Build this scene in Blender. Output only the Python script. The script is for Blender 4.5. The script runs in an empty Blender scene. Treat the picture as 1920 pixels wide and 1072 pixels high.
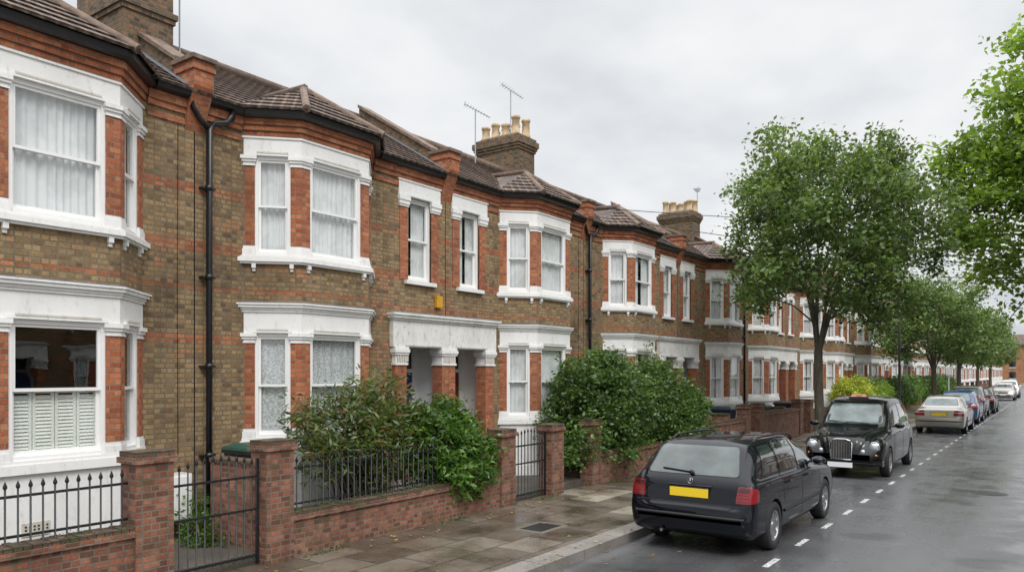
import bpy, bmesh, math, random
import numpy as np
from mathutils import Vector
from mathutils.bvhtree import BVHTree
random.seed(7)
rng = np.random.default_rng(7)
scene = bpy.context.scene
COL = scene.collection
H0 = 2.35
DW = 9.41
GZ = 0.22

# ------------------------------------------------------------ materials
MATS = {}
def mk(name):
    m = bpy.data.materials.new(name); m.use_nodes = True
    nt = m.node_tree; b = nt.nodes['Principled BSDF']
    MATS[name] = m
    return m, nt, b
def nd(nt, t, **k):
    n = nt.nodes.new(t)
    for a, v in k.items(): setattr(n, a, v)
    return n
def ramp(nt, stops, interp='LINEAR'):
    r = nt.nodes.new('ShaderNodeValToRGB'); e = r.color_ramp.elements
    r.color_ramp.interpolation = interp
    while len(e) < len(stops): e.new(0.5)
    for i, (p, c) in enumerate(stops):
        e[i].position = p
        e[i].color = (c[0], c[1], c[2], 1) if hasattr(c, '__len__') else (c, c, c, 1)
    return r
def mixc(nt, fac, a, b, mode='MIX'):
    n = nt.nodes.new('ShaderNodeMix'); n.data_type = 'RGBA'; n.blend_type = mode
    for s, v in ((n.inputs[0], fac), (n.inputs[6], a), (n.inputs[7], b)):
        if isinstance(v, bpy.types.NodeSocket): nt.links.new(v, s)
        elif hasattr(v, '__len__'): s.default_value = (v[0], v[1], v[2], 1)
        else: s.default_value = v
    return n.outputs[2]
def math_(nt, op, a, b=None, c=None):
    n = nt.nodes.new('ShaderNodeMath'); n.operation = op
    for i, v in enumerate((a, b, c)):
        if v is None: continue
        if isinstance(v, bpy.types.NodeSocket): nt.links.new(v, n.inputs[i])
        else: n.inputs[i].default_value = v
    return n.outputs[0]
def noise(nt, coord, scale, detail=4, rough=0.55, vscale=None, rot=None):
    n = nt.nodes.new('ShaderNodeTexNoise')
    n.inputs['Scale'].default_value = scale; n.inputs['Detail'].default_value = detail
    n.inputs['Roughness'].default_value = rough
    if vscale:
        mp = nt.nodes.new('ShaderNodeMapping'); mp.inputs['Scale'].default_value = vscale
        if rot: mp.inputs['Rotation'].default_value = rot
        nt.links.new(coord, mp.inputs[0]); coord = mp.outputs[0]
    nt.links.new(coord, n.inputs['Vector'])
    return n.outputs[0]
def bump(nt, b, h, strength=0.5, dist=0.01):
    n = nt.nodes.new('ShaderNodeBump'); n.inputs['Strength'].default_value = strength
    n.inputs['Distance'].default_value = dist
    nt.links.new(h, n.inputs['Height']); nt.links.new(n.outputs[0], b.inputs['Normal'])

STOCK = [(0, (.13, .080, .042)), (.15, (.20, .130, .064)), (.5, (.275, .185, .088)), (.85, (.335, .232, .112)), (1, (.28, .150, .070))]
RED = [(0, (.25, .068, .030)), (.3, (.34, .096, .038)), (.7, (.41, .125, .050)), (1, (.47, .18, .08))]
DRED = [(0, (.12, .048, .030)), (.3, (.20, .072, .042)), (.65, (.27, .098, .056)), (1, (.33, .145, .09))]
def brick_mat(name, stops, mortar=(.20, .17, .13), bands=None, moss=0.0, ms=.009):
    m, nt, b = mk(name)
    tc = nt.nodes.new('ShaderNodeTexCoord')
    uv = tc.outputs['UV']; ob = tc.outputs['Object']
    br = nt.nodes.new('ShaderNodeTexBrick')
    nt.links.new(uv, br.inputs['Vector'])
    br.inputs['Color1'].default_value = (0, 0, 0, 1); br.inputs['Color2'].default_value = (1, 1, 1, 1)
    br.inputs['Mortar'].default_value = (.5, .5, .5, 1)
    br.inputs['Scale'].default_value = 1; br.inputs['Mortar Size'].default_value = ms
    br.inputs['Mortar Smooth'].default_value = .25
    br.inputs['Brick Width'].default_value = .14; br.inputs['Row Height'].default_value = .065
    br.squash = .62; br.squash_frequency = 2
    r = ramp(nt, stops); nt.links.new(br.outputs['Color'], r.inputs[0])
    col = r.outputs[0]
    if bands:
        sx = nt.nodes.new('ShaderNodeSeparateXYZ'); nt.links.new(uv, sx.inputs[0])
        v = math_(nt, 'DIVIDE', sx.outputs[1], 8.0)
        st = [(0, 0)]
        for (a, c) in bands: st += [(a / 8, 1), (c / 8, 0)]
        rb = ramp(nt, st, 'CONSTANT'); nt.links.new(v, rb.inputs[0])
        r2 = ramp(nt, RED); nt.links.new(br.outputs['Color'], r2.inputs[0])
        n0 = noise(nt, ob, 2.2, 3)
        kk = ramp(nt, [(.34, .4), (.48, .88)]); nt.links.new(n0, kk.inputs[0])
        k = math_(nt, 'MULTIPLY', rb.outputs[0], kk.outputs[0])
        n5 = noise(nt, ob, 1.3, 3)
        k2 = math_(nt, 'MULTIPLY', math_(nt, 'MULTIPLY', math_(nt, 'GREATER_THAN', n5, .58), math_(nt, 'GREATER_THAN', br.outputs['Color'], .6)), .5)
        col = mixc(nt, math_(nt, 'MAXIMUM', k, k2), col, r2.outputs[0])
    n1 = noise(nt, ob, 38, 4, .65)
    rm = ramp(nt, [(.3, .72), (.7, 1.28)]); nt.links.new(n1, rm.inputs[0])
    col = mixc(nt, 1.0, col, rm.outputs[0], 'MULTIPLY')
    n6 = noise(nt, ob, 3.5, 4)
    rk = ramp(nt, [(.35, .6), (.65, 1.0)]); nt.links.new(n6, rk.inputs[0])
    mcol = mixc(nt, 1.0, mortar, rk.outputs[0], 'MULTIPLY')
    col = mixc(nt, br.outputs['Fac'], col, mcol)
    n2 = noise(nt, ob, .8, 6, .68, (1, 1, .5))
    rs = ramp(nt, [(.32, .55), (.46, .92), (.7, 1.16)]); nt.links.new(n2, rs.inputs[0])
    col = mixc(nt, 1.0, col, rs.outputs[0], 'MULTIPLY')
    if moss:
        n3 = noise(nt, ob, 5, 5, .65)
        rr = ramp(nt, [(.5, 0), (.62, moss)]); nt.links.new(n3, rr.inputs[0])
        col = mixc(nt, rr.outputs[0], col, (.06, .068, .025))
    nt.links.new(col, b.inputs['Base Color'])
    b.inputs['Roughness'].default_value = .88
    h = math_(nt, 'SUBTRACT', math_(nt, 'MULTIPLY', n1, .5), br.outputs['Fac'])
    bump(nt, b, h, .8, .007)
    return m
brick_mat('stock_brick', STOCK, (.215, .175, .12), bands=[(2.72, 2.85), (3.445, 3.51), (3.965, 4.095), (4.745, 4.875)])
brick_mat('stock_brick_plain', STOCK, (.22, .19, .14))
brick_mat('dark_stock_brick', [(0, (.07, .048, .032)), (.5, (.15, .10, .055)), (1, (.23, .12, .06))], (.16, .14, .11))
brick_mat('red_brick', RED, (.28, .20, .14), ms=.007)
brick_mat('garden_brick', DRED, (.22, .18, .145), moss=.4)
brick_mat('coping_brick', [(0, (.06, .042, .03)), (1, (.19, .10, .06))], (.08, .07, .05), moss=.85)
brick_mat('far_brick', [(0, (.36, .14, .06)), (1, (.48, .22, .10))], (.3, .2, .14))

def paint_mat(name, c, grime=.35, rough=.5):
    m, nt, b = mk(name)
    tc = nt.nodes.new('ShaderNodeTexCoord'); ob = tc.outputs['Object']
    n = noise(nt, ob, 1.6, 6, .65, (1.5, 1.5, .8))
    r = ramp(nt, [(.38, 1.0), (.56, 0.0)]); nt.links.new(n, r.inputs[0])
    n2 = noise(nt, ob, 9, 6, .7, (1.6, 1.6, .8))
    r2 = ramp(nt, [(.54, 0), (.72, 1)]); nt.links.new(n2, r2.inputs[0])
    f = math_(nt, 'MULTIPLY', r2.outputs[0], grime)
    g = (c[0] * .42, c[1] * .39, c[2] * .33)
    col = mixc(nt, f, c, g)
    col = mixc(nt, math_(nt, 'MULTIPLY', r.outputs[0], grime * .30), col, g)
    ge = nt.nodes.new('ShaderNodeNewGeometry'); sx = nt.nodes.new('ShaderNodeSeparateXYZ'); nt.links.new(ge.outputs['True Normal'], sx.inputs[0])
    up = math_(nt, 'MULTIPLY', math_(nt, 'GREATER_THAN', sx.outputs[2], .5), min(1, grime * 1.4))
    col = mixc(nt, up, col, g)
    nt.links.new(col, b.inputs['Base Color']); b.inputs['Roughness'].default_value = rough
    bump(nt, b, n2, .12, .004)
    return m
paint_mat('white_paint', (.81, .81, .80), .38)
paint_mat('weathered_paint', (.78, .78, .76), .85)
paint_mat('window_paint', (.82, .82, .81), .08, .35)
paint_mat('cream_stone', (.60, .57, .50), .6)
paint_mat('shutter_paint', (.80, .83, .76), .05)
paint_mat('concrete', (.30, .28, .25), .8, .9)
paint_mat('lead', (.25, .28, .32), .5, .5)

def simple(name, c, rough=.5, metal=0, coat=0, spec=.5, var=0.0, vs=8):
    m, nt, b = mk(name)
    b.inputs['Base Color'].default_value = (*c, 1); b.inputs['Roughness'].default_value = rough
    b.inputs['Metallic'].default_value = metal; b.inputs['Coat Weight'].default_value = coat
    b.inputs['Specular IOR Level'].default_value = spec
    b.inputs['Coat Roughness'].default_value = .02
    if var:
        tc = nt.nodes.new('ShaderNodeTexCoord')
        n = noise(nt, tc.outputs['Object'], vs, 4)
        r = ramp(nt, [(.3, 1 - var), (.7, 1 + var)]); nt.links.new(n, r.inputs[0])
        nt.links.new(mixc(nt, 1.0, c, r.outputs[0], 'MULTIPLY'), b.inputs['Base Color'])
    return m
simple('black_iron', (.012, .012, .014), .4, var=.4, vs=20)
simple('gutter_black', (.012, .013, .016), .35, var=.3)
simple('pot_clay', (.50, .37, .23), .85, var=.3)
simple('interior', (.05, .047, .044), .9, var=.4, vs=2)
simple('alu', (.25, .26, .27), .4, .8, var=.1)
simple('yellow_box', (.58, .30, .02), .5, var=.1)
simple('blue_door', (.02, .035, .20), .35, var=.1)
simple('green_door', (.02, .07, .04), .35, var=.1)
simple('red_door', (.2, .02, .02), .35, var=.1)
simple('bin_blue', (.02, .035, .055), .45, var=.2)
simple('bin_green', (.02, .07, .05), .45, var=.2)
simple('bin_black', (.02, .02, .022), .5, var=.2)
simple('tyre', (.018, .018, .018), .8, var=.2, vs=40)
simple('rim', (.42, .43, .45), .32, .85, var=.05)
simple('dark_trim', (.012, .012, .013), .5, var=.1)
simple('chrome', (.62, .63, .65), .15, 1)
simple('lens_red', (.20, .005, .009), .15, coat=.6)
simple('lens_dark_red', (.05, .003, .004), .12, coat=.6)
simple('lens_orange', (.45, .13, .02), .15, coat=1)
simple('lens_clear', (.50, .54, .58), .08, .5, coat=1)
simple('plate_yellow', (.83, .58, .02), .4, coat=.3)
simple('plate_white', (.75, .76, .78), .4, coat=.3)
simple('car_navy', (.002, .0028, .0065), .5, 0, .8, spec=.04, var=.1)
simple('car_black', (.003, .003, .004), .4, 0, .85, spec=.1, var=.1)
simple('car_silver', (.42, .39, .34), .32, .6, 1)
simple('car_blue', (.01, .045, .15), .3, .1, 1)
simple('car_grey', (.02, .023, .03), .3, .3, 1)
simple('car_white', (.7, .71, .72), .3, 0, 1)

def car_glass():
    for name, c, met in (('car_glass', (.02, .028, .028), .0), ('car_glass_light', (.09, .12, .115), .08), ('car_glass_mid', (.05, .067, .064), .05)):
        m, nt, b = mk(name)
        tc = nt.nodes.new('ShaderNodeTexCoord'); n = noise(nt, tc.outputs['Object'], 2.2, 3)
        r = ramp(nt, [(.35, .5), (.65, 1.5)]); nt.links.new(n, r.inputs[0])
        nt.links.new(mixc(nt, 1.0, c, r.outputs[0], 'MULTIPLY'), b.inputs['Base Color'])
        b.inputs['Roughness'].default_value = .04
        b.inputs['Specular IOR Level'].default_value = .5; b.inputs['Coat Weight'].default_value = .8
        b.inputs['Coat Roughness'].default_value = .01; b.inputs['Metallic'].default_value = met
car_glass()
def glass_mat():
    m, nt, b = mk('window_glass'); nt.nodes.remove(b)
    out = nt.nodes['Material Output']
    tr = nd(nt, 'ShaderNodeBsdfTransparent'); tr.inputs[0].default_value = (.97, .98, .98, 1)
    gl = nd(nt, 'ShaderNodeBsdfGlossy'); gl.inputs['Roughness'].default_value = .01
    ge = nd(nt, 'ShaderNodeNewGeometry'); dt = nd(nt, 'ShaderNodeVectorMath', operation='DOT_PRODUCT')
    nt.links.new(ge.outputs['Normal'], dt.inputs[0]); nt.links.new(ge.outputs['Incoming'], dt.inputs[1])
    c1 = math_(nt, 'SUBTRACT', 1.0, math_(nt, 'ABSOLUTE', dt.outputs['Value']))
    f = math_(nt, 'MINIMUM', math_(nt, 'MULTIPLY_ADD', math_(nt, 'POWER', c1, 4.0), .9, .13), 1.0)
    tc = nt.nodes.new('ShaderNodeTexCoord')
    bp = nd(nt, 'ShaderNodeBump'); bp.inputs['Strength'].default_value = .06; bp.inputs['Distance'].default_value = .02
    nt.links.new(noise(nt, tc.outputs['Object'], 2.5, 1), bp.inputs['Height']); nt.links.new(bp.outputs[0], gl.inputs['Normal'])
    mx = nd(nt, 'ShaderNodeMixShader'); nt.links.new(f, mx.inputs[0])
    nt.links.new(tr.outputs[0], mx.inputs[1]); nt.links.new(gl.outputs[0], mx.inputs[2]); nt.links.new(mx.outputs[0], out.inputs[0])
glass_mat()
def curtain_mat(name, c, lace):
    m, nt, b = mk(name)
    tc = nt.nodes.new('ShaderNodeTexCoord')
    n = noise(nt, tc.outputs['Object'], 34 if lace else 3, 3)
    r = ramp(nt, [(.42, .62 if lace else .85), (.55, 1.0)]); nt.links.new(n, r.inputs[0])
    nt.links.new(mixc(nt, 1.0, c, r.outputs[0], 'MULTIPLY'), b.inputs['Base Color'])
    b.inputs['Roughness'].default_value = .95
curtain_mat('curtain_white', (.76, .78, .78), False)
curtain_mat('curtain_lace', (.62, .65, .66), True)
curtain_mat('curtain_cream', (.76, .74, .68), False)

def roof_mat(name, cols):
    m, nt, b = mk(name)
    tc = nt.nodes.new('ShaderNodeTexCoord'); uv = tc.outputs['UV']; ob = tc.outputs['Object']
    br = nt.nodes.new('ShaderNodeTexBrick'); nt.links.new(uv, br.inputs['Vector'])
    br.inputs['Color1'].default_value = (0, 0, 0, 1); br.inputs['Color2'].default_value = (1, 1, 1, 1)
    br.inputs['Scale'].default_value = 1; br.inputs['Mortar Size'].default_value = .005
    br.inputs['Brick Width'].default_value = .15; br.inputs['Row Height'].default_value = .2
    br.inputs['Mortar'].default_value = (0, 0, 0, 1)
    r = ramp(nt, cols); nt.links.new(br.outputs['Color'], r.inputs[0])
    n = noise(nt, ob, 1.5, 5); rs = ramp(nt, [(.3, .65), (.7, 1.3)]); nt.links.new(n, rs.inputs[0])
    col = mixc(nt, 1.0, r.outputs[0], rs.outputs[0], 'MULTIPLY')
    n2 = noise(nt, ob, 11, 4); rl = ramp(nt, [(.58, 0), (.70, .6)]); nt.links.new(n2, rl.inputs[0])
    col = mixc(nt, rl.outputs[0], col, (.24, .225, .17))
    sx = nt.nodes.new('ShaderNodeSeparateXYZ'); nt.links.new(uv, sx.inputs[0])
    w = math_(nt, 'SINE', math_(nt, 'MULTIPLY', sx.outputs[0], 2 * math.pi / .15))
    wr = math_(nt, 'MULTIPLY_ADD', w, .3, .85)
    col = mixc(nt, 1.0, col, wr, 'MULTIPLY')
    nt.links.new(col, b.inputs['Base Color']); b.inputs['Roughness'].default_value = .7
    bump(nt, b, w, .9, .025)
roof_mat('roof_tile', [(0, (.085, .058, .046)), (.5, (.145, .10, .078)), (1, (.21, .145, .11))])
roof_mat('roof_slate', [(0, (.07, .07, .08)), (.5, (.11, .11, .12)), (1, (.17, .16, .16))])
simple('ridge_tile', (.17, .12, .09), .85, var=.4)

def leaf_mat(name, stops, tr=.35):
    m, nt, b = mk(name)
    g = nt.nodes.new('ShaderNodeNewGeometry')
    r = ramp(nt, stops); nt.links.new(g.outputs['Random Per Island'], r.inputs[0])
    tc = nt.nodes.new('ShaderNodeTexCoord'); n = noise(nt, tc.outputs['Object'], .9, 2); rs = ramp(nt, [(.35, .7), (.65, 1.3)]); nt.links.new(n, rs.inputs[0])
    c1 = mixc(nt, 1.0, r.outputs[0], rs.outputs[0], 'MULTIPLY')
    nt.links.new(c1, b.inputs['Base Color']); b.inputs['Roughness'].default_value = .38
    b.inputs['Specular IOR Level'].default_value = .5
    t = nt.nodes.new('ShaderNodeBsdfTranslucent')
    c2 = mixc(nt, 1.0, c1, (1.8, 1.7, .7), 'MULTIPLY'); nt.links.new(c2, t.inputs[0])
    mx = nt.nodes.new('ShaderNodeMixShader'); mx.inputs[0].default_value = tr
    nt.links.new(b.outputs[0], mx.inputs[1]); nt.links.new(t.outputs[0], mx.inputs[2])
    nt.links.new(mx.outputs[0], nt.nodes['Material Output'].inputs[0])
leaf_mat('leaf_mid', [(0, (.060, .105, .034)), (.5, (.105, .175, .052)), (1, (.18, .26, .09))])
leaf_mat('leaf_bright', [(0, (.095, .17, .028)), (.5, (.17, .285, .045)), (1, (.27, .38, .085))], .42)
leaf_mat('leaf_dark', [(0, (.032, .070, .018)), (.5, (.068, .135, .032)), (1, (.135, .22, .065))])
leaf_mat('leaf_glossy', [(0, (.03, .08, .014)), (.5, (.07, .155, .025)), (1, (.15, .26, .05))])
leaf_mat('leaf_olive', [(0, (.055, .085, .028)), (.4, (.10, .155, .05)), (.86, (.18, .25, .09)), (.93, (.24, .14, .07)), (1, (.26, .12, .06))])
leaf_mat('leaf_yellow', [(0, (.18, .26, .03)), (.5, (.34, .40, .045)), (1, (.50, .52, .08))])
leaf_mat('leaf_fallen', [(0, (.12, .08, .03)), (.5, (.3, .16, .04)), (1, (.4, .3, .06))], .1)
def bark():
    m, nt, b = mk('bark')
    tc = nt.nodes.new('ShaderNodeTexCoord'); n = noise(nt, tc.outputs['Object'], 9, 6, .7, (1, 1, .3))
    r = ramp(nt, [(.3, (.05, .042, .03)), (.6, (.13, .115, .085)), (.8, (.22, .20, .16))]); nt.links.new(n, r.inputs[0])
    nt.links.new(r.outputs[0], b.inputs['Base Color']); b.inputs['Roughness'].default_value = .9
    bump(nt, b, n, .8, .03)
bark()
def asphalt():
    m, nt, b = mk('asphalt')
    tc = nt.nodes.new('ShaderNodeTexCoord'); ob = tc.outputs['Object']
    n = noise(nt, ob, 110, 4, .7); n2 = noise(nt, ob, .45, 6, .55, (1.6, .18, 1)); n3 = noise(nt, ob, 1.6, 5)
    r = ramp(nt, [(.3, (.062, .063, .067)), (.55, (.098, .099, .104)), (.78, (.19, .19, .195))]); nt.links.new(n, r.inputs[0])
    r2 = ramp(nt, [(.35, .62), (.65, 1.2)]); nt.links.new(n2, r2.inputs[0])
    col = mixc(nt, 1.0, r.outputs[0], r2.outputs[0], 'MULTIPLY')
    r4 = ramp(nt, [(.60, 1.0), (.615, .68)]); nt.links.new(noise(nt, ob, .33, 1), r4.inputs[0]); col = mixc(nt, 1.0, col, r4.outputs[0], 'MULTIPLY')
    nt.links.new(col, b.inputs['Base Color'])
    r3 = ramp(nt, [(.38, .15), (.60, .42)]); nt.links.new(mixc(nt, .5, n2, n3), r3.inputs[0])
    nt.links.new(r3.outputs[0], b.inputs['Roughness']); b.inputs['Specular IOR Level'].default_value = .75
    bump(nt, b, n, .18, .003)
asphalt()
def paving():
    m, nt, b = mk('paving')
    tc = nt.nodes.new('ShaderNodeTexCoord'); uv = tc.outputs['UV']; ob = tc.outputs['Object']
    br = nt.nodes.new('ShaderNodeTexBrick'); nt.links.new(uv, br.inputs['Vector'])
    br.inputs['Color1'].default_value = (0, 0, 0, 1); br.inputs['Color2'].default_value = (1, 1, 1, 1)
    br.inputs['Scale'].default_value = 1; br.inputs['Mortar Size'].default_value = .010
    br.inputs['Brick Width'].default_value = .75; br.inputs['Row Height'].default_value = .59
    r = ramp(nt, [(0, (.075, .058, .043)), (.45, (.105, .083, .063)), (.84, (.14, .114, .088)), (.91, (.23, .205, .16)), (1, (.30, .27, .215))])
    nt.links.new(br.outputs['Color'], r.inputs[0])
    n = noise(nt, ob, 1.3, 6, .65); rs = ramp(nt, [(.32, .55), (.66, 1.3)]); nt.links.new(n, rs.inputs[0])
    col = mixc(nt, 1.0, r.outputs[0], rs.outputs[0], 'MULTIPLY')
    n2 = noise(nt, ob, 60, 3); r2 = ramp(nt, [(.3, .8), (.7, 1.2)]); nt.links.new(n2, r2.inputs[0])
    col = mixc(nt, 1.0, col, r2.outputs[0], 'MULTIPLY')
    n3 = noise(nt, ob, 2.6, 4); rm = ramp(nt, [(.56, 0), (.68, .4)]); nt.links.new(n3, rm.inputs[0])
    col = mixc(nt, rm.outputs[0], col, (.06, .065, .035))
    col = mixc(nt, br.outputs['Fac'], col, (.03, .034, .02))
    nt.links.new(col, b.inputs['Base Color'])
    rr = ramp(nt, [(.38, .13), (.6, .55)]); nt.links.new(n, rr.inputs[0]); nt.links.new(rr.outputs[0], b.inputs['Roughness'])
    bump(nt, b, math_(nt, 'SUBTRACT', math_(nt, 'MULTIPLY', n2, .2), br.outputs['Fac']), .6, .01)
paving()
def granular(name, a, c, scale=80, rough=.8):
    m, nt, b = mk(name)
    tc = nt.nodes.new('ShaderNodeTexCoord'); ob = tc.outputs['Object']
    n = noise(nt, ob, scale, 4, .7); r = ramp(nt, [(.35, a), (.65, c)]); nt.links.new(n, r.inputs[0])
    n2 = noise(nt, ob, 1.5, 4); rs = ramp(nt, [(.3, .65), (.7, 1.25)]); nt.links.new(n2, rs.inputs[0])
    nt.links.new(mixc(nt, 1.0, r.outputs[0], rs.outputs[0], 'MULTIPLY'), b.inputs['Base Color'])
    b.inputs['Roughness'].default_value = rough; bump(nt, b, n, .4, .006)
granular('granite', (.12, .11, .10), (.31, .285, .255), 60, .45)
granular('earth', (.04, .035, .02), (.10, .08, .05), 20)
granular('grass_ground', (.03, .05, .015), (.07, .1, .03), 12)
granular('path_concrete', (.07, .062, .05), (.13, .115, .09), 30)
def worn_white():
    m, nt, b = mk('road_paint')
    tc = nt.nodes.new('ShaderNodeTexCoord'); n = noise(nt, tc.outputs['Object'], 22, 6, .75)
    r = ramp(nt, [(.42, (.15, .15, .15)), (.52, (.60, .60, .58))]); nt.links.new(n, r.inputs[0])
    nt.links.new(r.outputs[0], b.inputs['Base Color']); b.inputs['Roughness'].default_value = .5
worn_white()

# ------------------------------------------------------------ mesh builder
class MB:
    def __init__(s): s.v = []; s.f = []; s.m = []; s.sm = []
    def poly(s, pts, m, smooth=False):
        i = len(s.v); s.v += [tuple(p) for p in pts]; s.f.append(tuple(range(i, i + len(pts)))); s.m.append(m); s.sm.append(smooth)
    def box(s, x0, x1, y0, y1, z0, z1, m):
        i = len(s.v)
        s.v += [(x0, y0, z0), (x1, y0, z0), (x1, y1, z0), (x0, y1, z0), (x0, y0, z1), (x1, y0, z1), (x1, y1, z1), (x0, y1, z1)]
        for q in ((3, 2, 1, 0), (4, 5, 6, 7), (0, 1, 5, 4), (1, 2, 6, 5), (2, 3, 7, 6), (3, 0, 4, 7)):
            s.f.append(tuple(i + k for k in q)); s.m.append(m); s.sm.append(False)
    def prism(s, plan, z0, z1, m, plan2=None):
        n = len(plan); i = len(s.v); p2 = plan2 or plan
        s.v += [(p[0], p[1], z0) for p in plan] + [(p[0], p[1], z1) for p in p2]
        for k in range(n):
            j = (k + 1) % n; s.f.append((i + k, i + j, i + n + j, i + n + k)); s.m.append(m); s.sm.append(False)
        s.f.append(tuple(i + k for k in reversed(range(n)))); s.m.append(m); s.sm.append(False)
        s.f.append(tuple(i + n + k for k in range(n))); s.m.append(m); s.sm.append(False)
    def fbox(s, F, t0, t1, n0, n1, z0, z1, m):
        ox, oy, tx, ty = F; nx, ny = ty, -tx
        P = lambda t, n: (ox + tx * t + nx * n, oy + ty * t + ny * n)
        s.prism([P(t0, n1), P(t1, n1), P(t1, n0), P(t0, n0)], z0, z1, m)
    def ext(s, prof, u0, u1, m):
        n = len(prof); i = len(s.v)
        s.v += [(p[0], u0, p[1]) for p in prof] + [(p[0], u1, p[1]) for p in prof]
        for k in range(n):
            j = (k + 1) % n; s.f.append((i + k, i + j, i + n + j, i + n + k)); s.m.append(m); s.sm.append(False)
        s.f.append(tuple(i + k for k in range(n))); s.m.append(m); s.sm.append(False)
        s.f.append(tuple(i + n + k for k in reversed(range(n)))); s.m.append(m); s.sm.append(False)
    def tube(s, path, rad, m, n=8, cap=True):
        pts = [Vector(p) for p in path]; N = len(pts); i0 = len(s.v)
        if not hasattr(rad, '__len__'): rad = [rad] * N
        ref = Vector((0, 0, 1))
        for k, p in enumerate(pts):
            d = (pts[min(k + 1, N - 1)] - pts[max(k - 1, 0)]).normalized()
            r = ref if abs(d.dot(ref)) < .95 else Vector((1, 0, 0))
            a = d.cross(r).normalized(); b = d.cross(a)
            for j in range(n):
                t = 2 * math.pi * j / n; s.v.append(tuple(p + (a * math.cos(t) + b * math.sin(t)) * rad[k]))
        for k in range(N - 1):
            for j in range(n):
                j2 = (j + 1) % n
                s.f.append((i0 + k * n + j, i0 + k * n + j2, i0 + (k + 1) * n + j2, i0 + (k + 1) * n + j)); s.m.append(m); s.sm.append(True)
        if cap:
            s.f.append(tuple(i0 + j for j in range(n))); s.m.append(m); s.sm.append(False)
            s.f.append(tuple(i0 + (N - 1) * n + j for j in range(n))); s.m.append(m); s.sm.append(False)
    def lathe(s, prof, c, axis, m, n=24, sgn=1, smooth=True):
        i0 = len(s.v); N = len(prof)
        for (h, r) in prof:
            for j in range(n):
                t = 2 * math.pi * j / n; a, b = r * math.cos(t), r * math.sin(t)
                if axis == 'x': s.v.append((c[0] + h * sgn, c[1] + a, c[2] + b))
                elif axis == 'y': s.v.append((c[0] + a, c[1] + h * sgn, c[2] + b))
                else: s.v.append((c[0] + a, c[1] + b, c[2] + h))
        for k in range(N - 1):
            for j in range(n):
                j2 = (j + 1) % n
                s.f.append((i0 + k * n + j, i0 + k * n + j2, i0 + (k + 1) * n + j2, i0 + (k + 1) * n + j)); s.m.append(m); s.sm.append(smooth)
    def mesh(s, name, flip=False):
        me = bpy.data.meshes.new(name)
        v = s.v; f = s.f
        if flip: v = [(a, -b, c) for a, b, c in v]; f = [tuple(reversed(q)) for q in f]
        me.from_pydata(v, [], f)
        names = sorted(set(s.m)); idx = {n: k for k, n in enumerate(names)}
        for n in names: me.materials.append(MATS[n])
        me.polygons.foreach_set('material_index', [idx[k] for k in s.m])
        me.polygons.foreach_set('use_smooth', s.sm)
        uvl = me.uv_layers.new(name='UVMap'); data = [0.0] * (2 * len(me.loops))
        for p in me.polygons:
            n = p.normal
            if abs(n.z) > .93:
                for li in p.loop_indices:
                    c = v[me.loops[li].vertex_index]; data[2 * li] = c[1]; data[2 * li + 1] = c[0]
            else:
                L = math.hypot(n.x, n.y) or 1; tx, ty = -n.y / L, n.x / L
                ux, uy, uz = -n.z * ty, n.z * tx, n.x * ty - n.y * tx
                if uz < 0: ux, uy, uz = -ux, -uy, -uz
                for li in p.loop_indices:
                    c = v[me.loops[li].vertex_index]
                    data[2 * li] = c[0] * tx + c[1] * ty; data[2 * li + 1] = c[0] * ux + c[1] * uy + c[2] * uz
        uvl.data.foreach_set('uv', data)
        me.update()
        return me
    def obj(s, name, parent=None, loc=(0, 0, 0), flip=False, **props):
        return link(s.mesh(name, flip), name, parent, loc, **props)
def link(me, name, parent=None, loc=(0, 0, 0), rot=0, **props):
    o = bpy.data.objects.new(name, me); COL.objects.link(o); o.location = loc; o.rotation_euler[2] = rot
    if parent: o.parent = parent
    for k, v in props.items(): o[k] = v
    return o
def empty(name, loc, rot=0, **props):
    o = link(None, name, None, loc, rot, **props); o.empty_display_size = .3; return o

# ------------------------------------------------------------ ground
STR = dict(kind='structure')
mb = MB(); mb.poly([(-500, -200, -.03), (500, -200, -.03), (500, 900, -.03), (-500, 900, -.03)], 'grass_ground'); mb.obj('ground', **STR)
mb = MB(); mb.poly([(-4.88, -30, 0), (4.9, -30, 0), (4.9, 420, 0), (-4.88, 420, 0)], 'asphalt'); mb.obj('road', **STR)
def kerb(x0, x1, name):
    mb = MB(); y = -20
    while y < 200:
        mb.box(x0, x1, y, y + .905, -.05, .125 + random.uniform(-.003, .003), 'granite'); y += .915
    mb.obj(name, **STR)
kerb(-5.15, -4.85, 'kerb'); kerb(4.87, 5.15, 'kerb')
mb = MB(); mb.box(-7.72, -5.155, -20, 200, -.05, .11, 'paving'); mb.obj('pavement', **STR)
mb = MB(); mb.box(5.155, 7.7, -20, 200, -.05, .11, 'paving'); mb.obj('pavement', **STR)
mb = MB(); mb.box(-13.5, -7.725, -20, 200, -.05, GZ, 'path_concrete'); mb.obj('garden_ground', **STR)
mb = MB()
mb.box(-9.0, -7.73, 5.98, 10.2, .1, .34, 'earth'); mb.box(-9.0, -7.73, 13.4, 19.8, .1, .34, 'earth'); mb.obj('soil', **STR)
mb = MB(); y = 5.1
while y < 64:
    mb.box(-2.925, -2.85, y, y + .50, .001, .004, 'road_paint'); y += 1.4
mb.obj('road_markings', **STR)
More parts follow.
